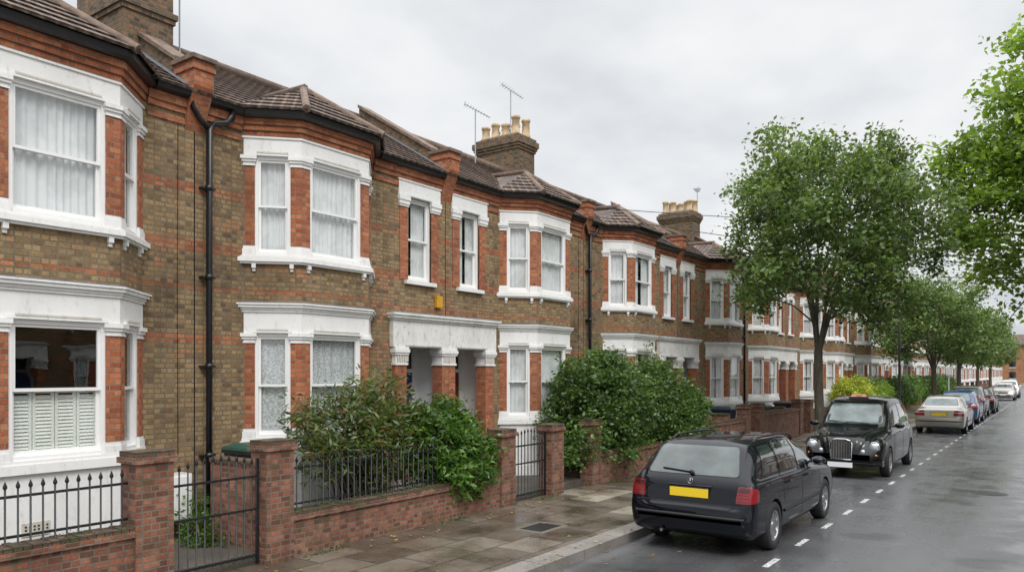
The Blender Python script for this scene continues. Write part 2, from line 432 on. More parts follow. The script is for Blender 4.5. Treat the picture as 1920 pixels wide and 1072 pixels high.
def leafmesh(pos, size, nrm_up=.5, aspect=.55, seed=1, flat=False):
    r = np.random.default_rng(seed); n = len(pos)
    d = r.normal(size=(n, 3)); d[:, 2] = d[:, 2] * .6 - .25
    if flat: d[:, 2] = 0
    d /= np.linalg.norm(d, axis=1)[:, None]
    up = r.normal(size=(n, 3)) * (1 - nrm_up); up[:, 2] += nrm_up * 1.3
    if flat: up = np.tile([0, 0, 1.], (n, 1)) + r.normal(size=(n, 3)) * .1
    sd = np.cross(d, up); sd /= (np.linalg.norm(sd, axis=1)[:, None] + 1e-6)
    nn = np.cross(sd, d)
    L = (size * r.uniform(.6, 1.35, n))[:, None]
    V = np.empty((n, 4, 3))
    V[:, 0] = pos; V[:, 1] = pos + d * L * .45 + sd * L * aspect * .5 + nn * L * .08
    V[:, 2] = pos + d * L; V[:, 3] = pos + d * L * .45 - sd * L * aspect * .5 + nn * L * .08
    return V.reshape(-1, 3)
def leaves_obj(V, name, mat, parent=None, loc=(0, 0, 0), **props):
    n = len(V) // 4
    me = bpy.data.meshes.new(name); me.vertices.add(len(V)); me.vertices.foreach_set('co', V.astype(np.float32).ravel())
    me.loops.add(n * 4); me.loops.foreach_set('vertex_index', np.arange(n * 4, dtype=np.int32))
    me.polygons.add(n); me.polygons.foreach_set('loop_start', np.arange(0, n * 4, 4, dtype=np.int32))
    me.materials.append(MATS[mat]); me.update(calc_edges=True); me.validate()
    return link(me, name, parent, loc, **props)
r_ = np.random.default_rng(3)
n = 700
p = np.stack([np.where(r_.random(n) < .45, -5.0 + np.abs(r_.normal(size=n)) * .35, np.where(r_.random(n) < .6, -7.4 + np.abs(r_.normal(size=n)) * .3, r_.uniform(-7.4, -3, n))), r_.uniform(2, 26, n), np.zeros(n)], 1)
p[:, 2] = np.where(p[:, 0] < -4.85, .132, .008)
leaves_obj(leafmesh(p, .06, flat=True, seed=9), 'fallen_leaves', 'leaf_fallen', kind='stuff', label='scattered yellow brown fallen leaves on pavement and road')
n = 2600
p = np.stack([-7.46 + np.abs(r_.normal(size=n)) * .03, 6 + 22 * r_.random(n), .11 + np.abs(r_.normal(size=n)) * .02], 1)
p = p[(np.sin(p[:, 1] * 5.1) + np.sin(p[:, 1] * 2.3) > .5)]
leaves_obj(leafmesh(p, .035, seed=19), 'weeds', 'leaf_dark', kind='stuff', label='small weeds growing along the foot of the wall')
mb = MB(); mb.box(-6.35, -5.85, 8.9, 9.6, .1, .114, 'concrete'); mb.box(-6.28, -5.92, 8.98, 9.52, .1, .118, 'black_iron')
for i in range(5): mb.box(-6.26, -5.94, 9.02 + i * .1, 9.06 + i * .1, .117, .121, 'black_iron')
mb.obj('inspection_cover', label='rectangular iron inspection cover set in the paving slabs', category='cover')
mb = MB(); mb.lathe([(.001, .32), (.006, .30), (.006, 0)], (-1.1, 17.5, 0), 'z', 'black_iron', 28)
mb.obj('manhole_cover', label='round iron manhole cover set in the wet asphalt road', category='cover')

# ------------------------------------------------------------ houses
P_, HF, HWL = .55, .66, 1.23
CL = math.hypot(P_, HWL - HF)
WF, KC, KW = .50, .15, .15
def bay_outline(c, o, xb=-.1):
    tx, ty = P_ / CL, (HWL - HF) / CL; nx, ny = ty, -tx
    def at(x):
        px, py = nx * o, c - HWL + ny * o
        return py + (x - px) / tx * ty
    yl0, yl1 = at(xb if xb > 0 else 0), at(P_ + o)
    a = [(P_ + o, yl1), (P_ + o, 2 * c - yl1), (max(xb, 0), 2 * c - yl0)]
    if xb < 0: a += [(xb, 2 * c - yl0), (xb, yl0)]
    a += [(max(xb, 0), yl0)]
    return a
def mir(pts, c): return [(x, 2 * c - y) for x, y in reversed(pts)]
def corner_pier(c, o, e, th=.12):
    tx, ty = -P_ / CL, (HWL - HF) / CL; nx, ny = ty, -tx
    bo = bay_outline(c, o)[1]; bi = bay_outline(c, -th)[1]
    k = KC + e
    C = (P_ + tx * k + nx * o, c + HF + ty * k + ny * o); Ci = (P_ + tx * k - nx * th, c + HF + ty * k - ny * th)
    return [(P_ + o, c + WF - e), bo, C, Ci, bi, (P_ - th, c + WF - e)]
def wall_pier(c, o, e, th=.12):
    tx, ty = -P_ / CL, (HWL - HF) / CL; nx, ny = ty, -tx
    k = CL - KW - e
    D = (P_ + tx * k + nx * o, c + HF + ty * k + ny * o); Di = (P_ + tx * k - nx * th, c + HF + ty * k - ny * th)
    E = (0, bay_outline(c, o)[2][1])
    return [D, E, (-.1, E[1]), (-.1, c + HWL - .25), Di]
def F2(p, q):
    L = math.hypot(q[0] - p[0], q[1] - p[1]); return (p[0], p[1], (q[0] - p[0]) / L, (q[1] - p[1]) / L), L
def curtain(mb, F, a, b, z0, z1, n, m, seed=0, wl=.09, amp=.012):
    r = random.Random(seed); N = max(6, int((b - a) / .015)); ph = r.random() * 6
    ox, oy, tx, ty = F; nx, ny = ty, -tx; prev = None
    for k in range(N + 1):
        t = a + (b - a) * k / N
        off = n + amp * math.sin(t * 6.28 / wl + ph + 1.6 * math.sin(t * 9 + ph)) + .006 * math.sin(t * 23 + ph)
        q = (ox + tx * t + nx * off, oy + ty * t + ny * off)
        if prev: mb.poly([(prev[0], prev[1], z0), (q[0], q[1], z0), (q[0], q[1], z1), (prev[0], prev[1], z1)], m, True)
        prev = q
class House:
    def __init__(s, joined): s.j = joined; s.parts = []; s.master = MB()
    def P(s, name, parent=-1):
        if s.j: return s.master, 0
        s.parts.append([MB(), name, parent]); return s.parts[-1][0], len(s.parts) - 1
def window(h, F, w, z0, z1, kind, seed):
    mb, i = h.P('window'); W = 'window_paint'
    f = .045
    mb.fbox(F, 0, f, -.12, -.02, z0, z1, W); mb.fbox(F, w - f, w, -.12, -.02, z0, z1, W)
    mb.fbox(F, f, w - f, -.12, -.02, z1 - f, z1, W); mb.fbox(F, f, w - f, -.12, -.01, z0, z0 + .045, W)
    zm = z0 + (z1 - z0) * .5; a, b = f, w - f; st = .034
    for (q0, q1, n0, n1) in ((zm - .018, z1 - f, -.072, -.04), (z0 + .045, zm + .018, -.108, -.075)):
        mb.fbox(F, a, a + st, n0, n1, q0, q1, W); mb.fbox(F, b - st, b, n0, n1, q0, q1, W)
        mb.fbox(F, a + st, b - st, n0, n1, q1 - .034, q1, W); mb.fbox(F, a + st, b - st, n0, n1, q0, q0 + (.034 if q0 > z0 + .1 else .055), W)
    g, _ = h.P('glass', i)
    ox, oy, tx, ty = F; nx, ny = ty, -tx
    for (q0, q1, n0) in ((zm, z1 - f, -.055), (z0 + .045, zm, -.091)):
        pa = (ox + tx * a + nx * n0, oy + ty * a + ny * n0); pb = (ox + tx * b + nx * n0, oy + ty * b + ny * n0)
        g.poly([(*pa, q0), (*pb, q0), (*pb, q1), (*pa, q1)], 'window_glass')
    if kind == 'none': return
    c, _ = h.P('shutter' if kind == 'shutter' else 'curtain', i)
    N1 = -.136
    if kind == 'net': curtain(c, F, a - .02, b + .02, z0 + .03, z1, N1, 'curtain_white', seed)
    elif kind == 'lace': curtain(c, F, a - .02, b + .02, z0 + .03, z1, N1, 'curtain_lace', seed, .14, .008)
    elif kind == 'cream': curtain(c, F, a - .02, b + .02, z0 + .03, z1, N1, 'curtain_cream', seed)
    elif kind == 'drapes':
        k = .36 * w; curtain(c, F, a, a + k, z0 + .03, z1, N1, 'curtain_white', seed, .06, .012); curtain(c, F, b - k, b, z0 + .03, z1, N1, 'curtain_white', seed + 1, .06, .012)
    elif kind == 'drape_right': curtain(c, F, b - .55 * w, b, z0 + .03, z1, N1, 'curtain_white', seed, .06, .012)
    elif kind == 'shutter':
        S = 'shutter_paint'; n = 4; pw = (b - a) / n; zt = zm + .0
        for k in range(n):
            t0, t1 = a + k * pw + .004, a + (k + 1) * pw - .004
            c.fbox(F, t0, t0 + .03, -.145, -.118, z0 + .05, zt, S); c.fbox(F, t1 - .03, t1, -.145, -.118, z0 + .05, zt, S)
            c.fbox(F, t0 + .03, t1 - .03, -.145, -.118, zt - .04, zt, S); c.fbox(F, t0 + .03, t1 - .03, -.145, -.118, z0 + .05, z0 + .10, S)
            z = z0 + .105
            P = lambda t, nn: (F[0] + F[2] * t + nx * nn, F[1] + F[3] * t + ny * nn)
            while z < zt - .08:
                c.poly([(*P(t0 + .03, -.120), z), (*P(t1 - .03, -.120), z), (*P(t1 - .03, -.140), z + .040), (*P(t0 + .03, -.140), z + .040)], S)
                z += .0385
def tiled(mb, a, b, ta, tb, n, m):
    a, b, ta, tb = map(Vector, (a, b, ta, tb))
    nr = (b - a).cross(ta - a)
    if nr.length < 1e-6: nr = (b - a).cross(tb - a)
    nr.normalize()
    if nr.z < 0: nr = -nr
    for i in range(n):
        lo, hi = i / n, (i + 1) / n
        p0, p1 = a.lerp(ta, lo), b.lerp(tb, lo); p2, p3 = b.lerp(tb, hi), a.lerp(ta, hi)
        mb.poly([p0 + nr * .028, p1 + nr * .028, p2 + nr * .004, p3 + nr * .004], m)
        mb.poly([p0 - nr * .01, p1 - nr * .01, p1 + nr * .028, p0 + nr * .028], m)
ZR, DR = 7.50, -2.2
def build_house(W, c, o, joined=False):
    h = House(joined); cur = o.get('cur', ['net'] * 7); seed = o.get('seed', 1)
    z0 = GZ - .1
    G1, G2, F1, F2z = 1.42, 2.91, 4.02, 5.43
    wl, iw = h.P('wall')
    B = 'stock_brick'
    qq = W - .72
    ow = (qq - .31, qq + .31)
    us = sorted({.01, c - 1.15, c + 1.15, W - 1.42, ow[0], ow[1], W - .01}); zs = [z0, 1.3, 2.8, 2.93, 3.99, 4.0, 5.44, 5.47, 6.05]
    def hole(u, z):
        if c - 1.15 < u < c + 1.15 and (1.3 < z < 2.93 or 4.0 < z < 5.44): return True
        if ow[0] < u < ow[1] and 3.99 < z < 5.47: return True
        if u > W - 1.42 and z < 2.8: return True
        return False
    for i in range(len(us) - 1):
        run = None
        for j in range(len(zs) - 1):
            hh = hole((us[i] + us[i + 1]) / 2, (zs[j] + zs[j + 1]) / 2)
            if not hh and run is None: run = zs[j]
            if (hh or j == len(zs) - 2) and run is not None:
                top = zs[j] if hh else zs[j + 1]
                wl.poly([(0, us[i], run), (0, us[i + 1], run), (0, us[i + 1], top), (0, us[i], top)], B); run = None
    for u in ow: wl.poly([(0, u, 3.99), (-.14, u, 3.99), (-.14, u, 5.47), (0, u, 5.47)], B)
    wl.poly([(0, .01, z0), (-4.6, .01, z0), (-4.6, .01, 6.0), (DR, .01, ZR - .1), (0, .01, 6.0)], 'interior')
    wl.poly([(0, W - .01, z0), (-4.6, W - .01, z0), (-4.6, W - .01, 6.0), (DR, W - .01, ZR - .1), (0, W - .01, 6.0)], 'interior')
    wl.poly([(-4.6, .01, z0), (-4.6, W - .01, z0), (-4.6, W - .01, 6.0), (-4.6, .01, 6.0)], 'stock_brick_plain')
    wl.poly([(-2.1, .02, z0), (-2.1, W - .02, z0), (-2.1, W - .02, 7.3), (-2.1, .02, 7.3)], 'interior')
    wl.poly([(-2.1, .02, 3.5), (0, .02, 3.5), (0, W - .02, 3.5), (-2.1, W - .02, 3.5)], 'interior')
    for (ua, ub) in ((.14, c - 1.28), (c + 1.28, W - .14)):
        wl.box(-.02, .022, ua, ub, 5.62, 5.69, 'red_brick'); wl.box(-.02, .035, ua, ub, 5.76, 5.84, 'red_brick'); wl.box(-.02, .065, ua, ub, 5.84, 5.95, 'red_brick')
    for (a, b) in ((qq - .52, qq - .31), (qq + .31, qq + .52)):
        wl.box(-.02, .012, a, b, 4.0, 5.28, 'red_brick')
    by, _ = h.P('bay'); Wp = 'white_paint'
    O = lambda oo, xb=-.1: bay_outline(c, oo, xb)
    by.prism(O(0), z0, 1.28, Wp); by.prism(O(.045), z0, .42, Wp); by.prism(O(.045), 1.28, 1.38, Wp); by.prism(O(.025), 1.38, 1.42, Wp)
    for (za, zb) in ((G1, G2), (F1, F2z)):
        for fn in (corner_pier, wall_pier):
            for mm in (False, True):
                G = (lambda pl: mir(pl, c)) if mm else (lambda pl: pl)
                by.prism(G(fn(c, .0, 0)), za + .13, zb - .14, 'red_brick')
                by.prism(G(fn(c, .018, .012)), za, za + .09, Wp); by.prism(G(fn(c, .008, .005)), za + .09, za + .13, Wp)
                by.prism(G(fn(c, .013, .008)), zb - .14, zb - .12, Wp); by.prism(G(fn(c, .005, .0)), zb - .12, zb - .085, Wp)
                by.prism(G(fn(c, .025, .018)), zb - .085, zb - .05, Wp); by.prism(G(fn(c, .042, .03)), zb - .05, zb, Wp)
    by.prism(O(.0), G2, 3.21, Wp); by.prism(O(.02), 3.21, 3.24, Wp); by.prism(O(.035), 3.24, 3.275, Wp); by.prism(O(.065), 3.275, 3.315, Wp); by.prism(O(.085), 3.315, 3.335, Wp)
    by.prism(O(.075), 3.335, 3.36, 'lead', O(.0))
    by.prism(O(-.004), 3.335, 3.91, B)
    by.prism(O(.045), 3.895, 3.925, Wp); by.prism(O(.07), 3.925, 3.985, Wp); by.prism(O(.06), 3.985, F1, Wp, O(.02))
    by.prism(O(.0), F2z, 5.68, Wp); by.prism(O(.018), 5.68, 5.705, Wp)
    by.prism(O(.01), 5.705, 5.785, 'red_brick'); by.prism(O(.035), 5.785, 5.865, 'red_brick'); by.prism(O(.065), 5.865, 5.95, 'red_brick')
    segs = [((P_, c - HF), (P_, c + HF), [.12, 1.2]), ((0, c - HWL), (P_, c - HF), [.14, .66]), ((P_, c + HF), (0, c + HWL), [.12, .66])]
    for a, b, ks in segs:
        F, L = F2(a, b)
        for k in ks:
            by.fbox(F, k - .028, k + .028, -.02, .045, 3.835, 3.895, Wp); by.fbox(F, k - .02, k + .02, -.02, .022, 3.79, 3.835, Wp)
    for (z) in (G2, F2z):
        F, L = F2((P_, c - HF), (P_, c + HF))
        by.fbox(F, HF - .52, HF + .52, 0, .025, z + .005, z + .035, Wp); by.fbox(F, HF - .44, HF + .44, 0, .03, z + .035, z + .058, 'cream_stone')
        for a, b, k0, k1 in (((0, c - HWL), (P_, c - HF), KW - .02, CL - KC + .02), ((P_, c + HF), (0, c + HWL), KC - .02, CL - KW + .02)):
            F, L = F2(a, b); by.fbox(F, k0, k1, 0, .025, z + .005, z + .035, Wp); by.fbox(F, k0 + .05, k1 - .05, 0, .03, z + .035, z + .058, 'cream_stone')
    k = 0
    for (za, zb) in ((G1, G2), (F1, F2z)):
        for a, b, q0, q1 in (((0, c - HWL), (P_, c - HF), KW, CL - KC), ((P_, c - HF), (P_, c + HF), HF - WF, HF + WF), ((P_, c + HF), (0, c + HWL), KC, CL - KW)):
            F, L = F2(a, b); F = (F[0] + F[2] * q0, F[1] + F[3] * q0, F[2], F[3])
            window(h, F, q1 - q0, za, zb, cur[k], seed * 13 + k); k += 1
    F, L = F2((-.02, ow[0]), (-.02, ow[1])); window(h, F, .62, 3.99, 5.47, cur[6], seed * 13 + 6)
    tr, _ = h.P('window_surround')
    tr.box(-.01, .025, qq - .55, qq + .55, 5.47, 5.73, Wp); tr.box(-.01, .04, qq - .57, qq + .57, 5.73, 5.755, Wp)
    for (a, b) in ((qq - .54, qq - .30), (qq + .30, qq + .54)):
        tr.box(-.01, .028, a, b, 5.28, 5.32, Wp); tr.box(-.01, .042, a - .01, b + .01, 5.32, 5.39, Wp); tr.box(-.01, .055, a - .02, b + .02, 5.39, 5.47, Wp)
    tr.box(.02, .04, qq - .34, qq + .34, 5.48, 5.52, Wp)
    tr, _ = h.P('sill'); tr.box(-.12, .07, qq - .40, qq + .40, 3.92, 3.988, Wp)
    po, ip = h.P('porch'); DD = -.72; Wd = 'weathered_paint'
    po.box(0, .09, W - 1.48, W, 2.80, 3.26, Wd); po.box(0, .115, W - 1.50, W, 3.26, 3.30, Wd); po.box(0, .15, W - 1.53, W, 3.30, 3.35, Wd); po.box(0, .175, W - 1.55, W, 3.35, 3.385, Wd)
    po.box(0, .165, W - 1.54, W, 3.385, 3.40, 'lead')
    po.box(.09, .105, W - 1.18, W - .22, 2.82, 2.86, Wd)
    for (a, b) in ((W - 1.42, W - 1.14), (W - .19, W - .003)):
        po.box(-.16, .08, a, b, z0, 2.48, 'red_brick'); po.box(-.18, .10, a - .02, b + (.02 if b < W - .1 else 0), z0, .62, 'cream_stone')
        for (zz, z2, e) in ((2.48, 2.52, .02), (2.52, 2.66, .005), (2.66, 2.70, .03), (2.70, 2.76, .045), (2.76, 2.80, .03)):
            po.box(-.16 - e, .08 + e, a - e, b + (e if b < W - .1 else 0), zz, z2, Wp)
        for q in np.arange(a + .03, b - .01, .06):
            po.box(.08, .105, q, q + .03, 2.54, 2.65, 'cream_stone')
    for u in (W - 1.40, W - .015): po.poly([(-.16, u, z0), (DD, u, z0), (DD, u, 2.8), (-.16, u, 2.8)], 'window_paint')
    po.poly([(.0, W - 1.42, 2.8), (DD, W - 1.42, 2.8), (DD, W - .01, 2.8), (.0, W - .01, 2.8)], 'window_paint')
    po.box(DD, .15, W - 1.12, W - .20, z0, GZ + .12, 'concrete')
    dr, idr = h.P('door'); dc = o.get('door', 'blue_door'); a, b = W - 1.40, W - .015
    dr.box(DD - .04, DD + .02, a, a + .14, GZ, 2.8, Wp); dr.box(DD - .04, DD + .02, b - .14, b, GZ, 2.8, Wp); dr.box(DD - .04, DD + .02, a + .14, b - .14, 2.35, 2.42, Wp)
    dr.box(DD - .05, DD, a + .14, b - .14, GZ + .12, 2.35, dc)
    for (y0, y1, za, zb) in ((.24, .52, .5, 1.15), (.64, .92, .5, 1.15), (.24, .52, 1.3, 2.2), (.64, .92, 1.3, 2.2)):
        dr.box(DD, DD + .012, a + y0, a + y1, za, zb, dc)
    dr.poly([(DD - .01, a + .14, 2.42), (DD - .01, b - .14, 2.42), (DD - .01, b - .14, 2.8), (DD - .01, a + .14, 2.8)], 'car_glass')
    kn, _ = h.P('handle', idr); kn.lathe([(0, .0), (.0, .025), (.04, .025), (.05, 0)], (DD, b - .24, 1.25), 'x', 'chrome', 10)
    rf, ir = h.P('roof'); T = o.get('roof', 'roof_tile'); zE, dE = 6.04, .2
    tiled(rf, (dE, .0, zE), (dE, W, zE), (DR, .0, ZR), (DR, W, ZR), 14, T)
    rf.poly([(DR, 0, ZR), (DR, W, ZR), (-4.75, W, 5.95), (-4.75, 0, 5.95)], T)
    rf.tube([(DR, .0, ZR + .03), (DR, W, ZR + .03)], .09, 'ridge_tile', 8)
    eo = bay_outline(c, .23, .12); fl, fr_ = eo[0], eo[1]; br_, bl = eo[2], eo[3]
    ap = (-.22, c, 6.76); bk = (-1.10, c, 6.79)
    zb = 6.05
    tiled(rf, (bl[0], bl[1], zb), (fl[0], fl[1], zb), ap, ap, 6, T); tiled(rf, (fl[0], fl[1], zb), (fr_[0], fr_[1], zb), ap, ap, 6, T)
    tiled(rf, (fr_[0], fr_[1], zb), (br_[0], br_[1], zb), ap, ap, 6, T)
    rf.poly([(bl[0], bl[1], zb + .02), ap, bk], T); rf.poly([(br_[0], br_[1], zb + .02), ap, bk], T)
    for q in (fl, fr_): rf.tube([(q[0], q[1], zb + .02), (ap[0], ap[1], ap[2] + .02)], .06, 'ridge_tile', 7)
    rf.tube([(ap[0] + .05, c, ap[2] + .025), (bk[0], c, bk[2] + .03)], .07, 'ridge_tile', 7)
    for q in (bl, br_):
        rf.tube([(q[0] - .02, q[1], zb + .02), (bk[0], c, bk[2] + .01)], .04, 'lead', 6)
    if o.get('party'):
        for u in (0, W):
            pw, _ = h.P('party_parapet', ir)
            sl = (ZR - zE) / (DR - dE)
            zz = lambda d: zE + (d - dE) * sl
            pw.ext([(DR, zz(DR) - .3), (DR, zz(DR) + .24), (.0, zz(0) + .24), (.0, 5.95), (-.1, 5.6)], u - .13, u + .13, 'dark_stock_brick')
            pw.ext([(-.25, 6.46), (.22, 6.46), (.22, 6.12), (.16, 5.98), (.09, 5.84), (.04, 5.66), (0.001, 5.56), (-.02, 5.56), (-.25, 6.0)], u - .145, u + .145, 'red_brick')
            pw.ext([(DR, zz(DR) + .24), (DR, zz(DR) + .30), (-.22, zz(-.22) + .30), (-.22, zz(-.22) + .24)], u - .17, u + .17, 'ridge_tile')
            pw.box(-.28, .26, u - .18, u + .18, 6.46, 6.515, 'ridge_tile')
            pw.box(-.2, .24, u - .165, u + .165, 6.33, 6.39, 'red_brick')
            for sg in (-1, 1):
                pw.ext([(DR, zz(DR) + .05), (.1, zz(.1) + .05), (.1, zz(.1) + .03), (DR, zz(DR) + .03)], u + sg * .13, u + sg * .22, 'lead')
    if o.get('chimney'):
        ch, _ = h.P('chimney', ir); S = 'dark_stock_brick'; dc_, a, b = -2.35 + o.get('cd', 0), .66, .37
        ct = o.get('ct', 0)
        ch.box(dc_ - a, dc_ + a, -b, b, 6.2, 8.02 + ct, S)
        if ct:
            for (za, zc, e) in ((7.42, 7.49, .025), (7.49, 7.57, .05)): ch.box(dc_ - a - e, dc_ + a + e, -b - e, b + e, za, zc, S)
        for (za, zc, e) in ((8.02, 8.09, .03), (8.09, 8.16, .06), (8.16, 8.3, .09), (8.3, 8.38, .04)): ch.box(dc_ - a - e, dc_ + a + e, -b - e, b + e, za + ct, zc + ct, S)
        ch.prism([(dc_ - a, -b), (dc_ + a, -b), (dc_ + a, b), (dc_ - a, b)], 8.38 + ct, 8.46 + ct, 'concrete', [(dc_ - a + .1, -b + .1), (dc_ + a - .1, -b + .1), (dc_ + a - .1, b - .1), (dc_ - a + .1, b - .1)])
        pt, _ = h.P('chimney_pots', ir); rr = random.Random(seed)
        for i in range(4):
            for j in (-.17, .17):
                x = dc_ - .48 + i * .32 + (.05 if j > 0 else -.03); H = rr.uniform(.32, .5)
                pt.lathe([(0, .12), (.06, .12), (.08, .105), (H - .08, .095), (H - .06, .12), (H, .12), (H, .08), (H - .2, .07)], (x, j, 8.42 + ct), 'z', 'pot_clay', 12)
    g, _ = h.P('gutter'); G = 'gutter_black'
    g.prism(bay_outline(c, .11, .0), 5.95, 5.975, G, bay_outline(c, .165, .0)); g.prism(bay_outline(c, .165, .0), 5.975, 6.045, G, bay_outline(c, .18, .0))
    for (ua, ub) in ((.15, c - 1.34), (c + 1.34, W - .15)):
        g.ext([(.05, 5.95), (.09, 5.95), (.16, 5.975), (.18, 6.045), (.05, 6.045)], ua, ub, G)
    if o.get('pipe'):
        g, _ = h.P('downpipe'); G = 'gutter_black'
        g.tube([(.12, .50, 5.96), (.12, .50, 5.87), (.09, .42, 5.78), (.09, .24, 5.72), (.09, .16, 5.62), (.09, .16, GZ)], .042, G, 8)
        g.tube([(.12, -.10, 6.0), (.12, -.10, 5.86), (.09, .04, 5.72), (.09, .14, 5.64)], .036, G, 8)
        for z in (1.2, 2.4, 3.6, 4.8): g.lathe([(0, .042), (0, .053), (.07, .053), (.07, .042)], (.09, .16, z), 'z', G, 10); g.box(0, .09, .06, .26, z + .02, z + .045, G)
        g, _ = h.P('cable'); g.tube([(.008, -.24, 5.6), (.01, -.25, 3.4), (.008, -.24, 1.2)], .0045, 'dark_trim', 4)
    if o.get('box'):
        g, _ = h.P('alarm_box'); g.box(.01, .07, W - .32, W - .16, 3.55, 3.77, 'yellow_box')
    if o.get('vent'):
        g, _ = h.P('air_vent'); g.box(P_ + .0, P_ + .012, c + .1, c + .38, .62, .76, 'cream_stone')
        for i in range(6):
            for j in range(3): g.box(P_ + .01, P_ + .0135, c + .12 + i * .042, c + .14 + i * .042, .64 + j * .035, .66 + j * .035, 'dark_trim')
    return h
def place(h, s0, dr, label, joined=False, x0=-DW, rot=0, group='terraced houses along the street'):
    if joined:
        o = h.master.obj('terraced_house', None, (x0, s0, 0), flip=dr < 0); o['label'] = label; o['category'] = 'house'; o['group'] = group; return o
    root = empty('terraced_house', (x0, s0, 0), 0, label=label, category='house', group=group)
    objs = []
    for (m, name, par) in h.parts:
        if not m.v: objs.append(None); continue
        objs.append(m.obj(name, root if par < 0 else objs[par], flip=dr < 0))
    return root
L0 = 'two-storey stock brick terraced house with white-trimmed bay'
specs = [
 (5.85, -1, 5.15, 1.94, dict(cur=['none', 'shutter', 'shutter', 'net', 'net', 'net', 'net'], seed=1, vent=1), 'brick terraced house with slatted window shutters beside black downpipe'),
 (5.85, 1, 5.15, 1.99, dict(cur=['lace', 'lace', 'lace', 'net', 'net', 'net', 'drape_right'], seed=2, party=1, chimney=1, pipe=1, box=1, door='blue_door', cd=.55, ct=.7), 'brick terraced house with lace curtains and yellow alarm box'),
 (16.15, -1, 5.15, 2.2, dict(cur=['net', 'net', 'net', 'none', 'net', 'net', 'drapes'], seed=3, door='red_door'), 'brick terraced house behind large shrub with net curtains'),
 (16.15, 1, 5.65, 2.2, dict(cur=['net', 'drapes', 'net', 'net', 'drapes', 'net', 'drapes'], seed=4, party=1, chimney=1, pipe=1, door='green_door', roof='roof_tile'), 'brick terraced house with tiled hipped bay roof above shrub'),
 (27.45, -1, 5.65, 2.15, dict(cur=['net', 'net', 'drapes', 'none', 'drapes', 'net', 'net'], seed=5), L0),
 (27.45, 1, 5.6, 2.1, dict(cur=['net', 'drapes', 'net', 'cream', 'drapes', 'net', 'net'], seed=6, party=1, chimney=1, pipe=1, roof='roof_slate'), 'brick terraced house with slate roof behind street tree'),
 (38.65, -1, 5.6, 2.1, dict(cur=['net', 'cream', 'drapes', 'net', 'drapes', 'net', 'net'], seed=7), L0),
 (38.65, 1, 5.6, 2.1, dict(cur=['net', 'drapes', 'net', 'drapes', 'none', 'net', 'net'], seed=8, party=1, chimney=1, pipe=1), L0),
 (49.85, -1, 5.6, 2.1, dict(cur=['none', 'drapes', 'net', 'net', 'drapes', 'net', 'net'], seed=9), L0),
 (49.85, 1, 5.6, 2.1, dict(cur=['net', 'drapes', 'net', 'net', 'drapes', 'net', 'net'], seed=10, party=1, chimney=1), L0),
]
for (s0, dr, W, c, o, lab) in specs:
    place(build_house(W, c, o), s0, dr, lab)
hp = build_house(5.6, 2.1, dict(cur=['net', 'drapes', 'net', 'net', 'drapes', 'net', 'net'], seed=11, party=1, chimney=1), True)
hm = build_house(5.6, 2.1, dict(cur=['net', 'net', 'net', 'none', 'drapes', 'net', 'net'], seed=12), True)
op = place(hp, 61.05, 1, L0, True); om = place(hm, 61.05, -1, L0, True)
for k in range(1, 11):
    for o in (op, om):
        q = o.copy(); COL.objects.link(q); q.location.y = 61.05 + 11.2 * k
for k in range(0, 6):
    for o in (op, om):
        q = o.copy(); COL.objects.link(q); q.location = (10.6, 5 + 11.2 * k, 0); q.rotation_euler[2] = math.pi
        q['group'] = 'terraced houses on the opposite side'; q['label'] = 'brick terraced house facing the parked cars across the road'
mb = MB(); mb.box(-13, 14, 205, 215, 0, 8.2, 'far_brick'); mb.ext([(-13.4, 8.2), (14.4, 8.2), (14.4, 8.6), (-13.4, 8.6)], 204.7, 215, 'roof_slate')
mb.prism([(-13, 204.9), (14, 204.9), (14, 215), (-13, 215)], 8.6, 11, 'roof_tile', [(-11, 209), (12, 209), (12, 211), (-11, 211)])
e = mb.obj('brick_building', label='orange brick building closing the end of the street', category='building')
for i in range(9):
    for j in range(3):
        mb = MB(); mb.box(-12 + i * 3, -10.8 + i * 3, 204.9, 205.05, 1.0 + j * 2.5, 2.5 + j * 2.5, 'car_glass'); mb.box(-12.1 + i * 3, -10.7 + i * 3, 204.85, 204.95, .85 + j * 2.5, 1.0 + j * 2.5, 'white_paint'); mb.obj('window', e)

def aerial(x, y, z, hgt, ang, label):
    mb = MB(); mb.tube([(0, 0, 0), (0, 0, hgt)], .014, 'alu', 6)
    d = Vector((math.cos(ang), math.sin(ang), .45)).normalized(); s = d.cross(Vector((0, 0, 1))).normalized()
    a = Vector((0, 0, hgt)) - d * .38; b = Vector((0, 0, hgt)) + d * .28
    mb.tube([a, b], .009, 'alu', 5)
    for i in range(10):
        p = a.lerp(b, i / 9); k = .07 + .009 * i; mb.tube([p - s * k, p + s * k], .005, 'alu', 4)
    mb.tube([b - s * .08 + Vector((0, 0, -.1)), b + s * .08 + Vector((0, 0, .1))], .006, 'alu', 4)
    mb.obj('tv_aerial', None, (x, y, z), label=label, category='aerial', group='television aerials on the roofs')
aerial(-11.7, 16.3, 8.3, 1.45, 4.2, 'yagi television aerial on mast above brick chimney')
aerial(-11.3, 14.3, 7.3, 1.3, 4.0, 'yagi television aerial on roof beside brick chimney')
aerial(-11.2, 27.8, 8.2, 1.1, 2.0, 'small television aerial on distant chimney')
aerial(-10.6, 6.35, 7.0, 1.6, 2.2, 'television aerial beside large brick chimney')
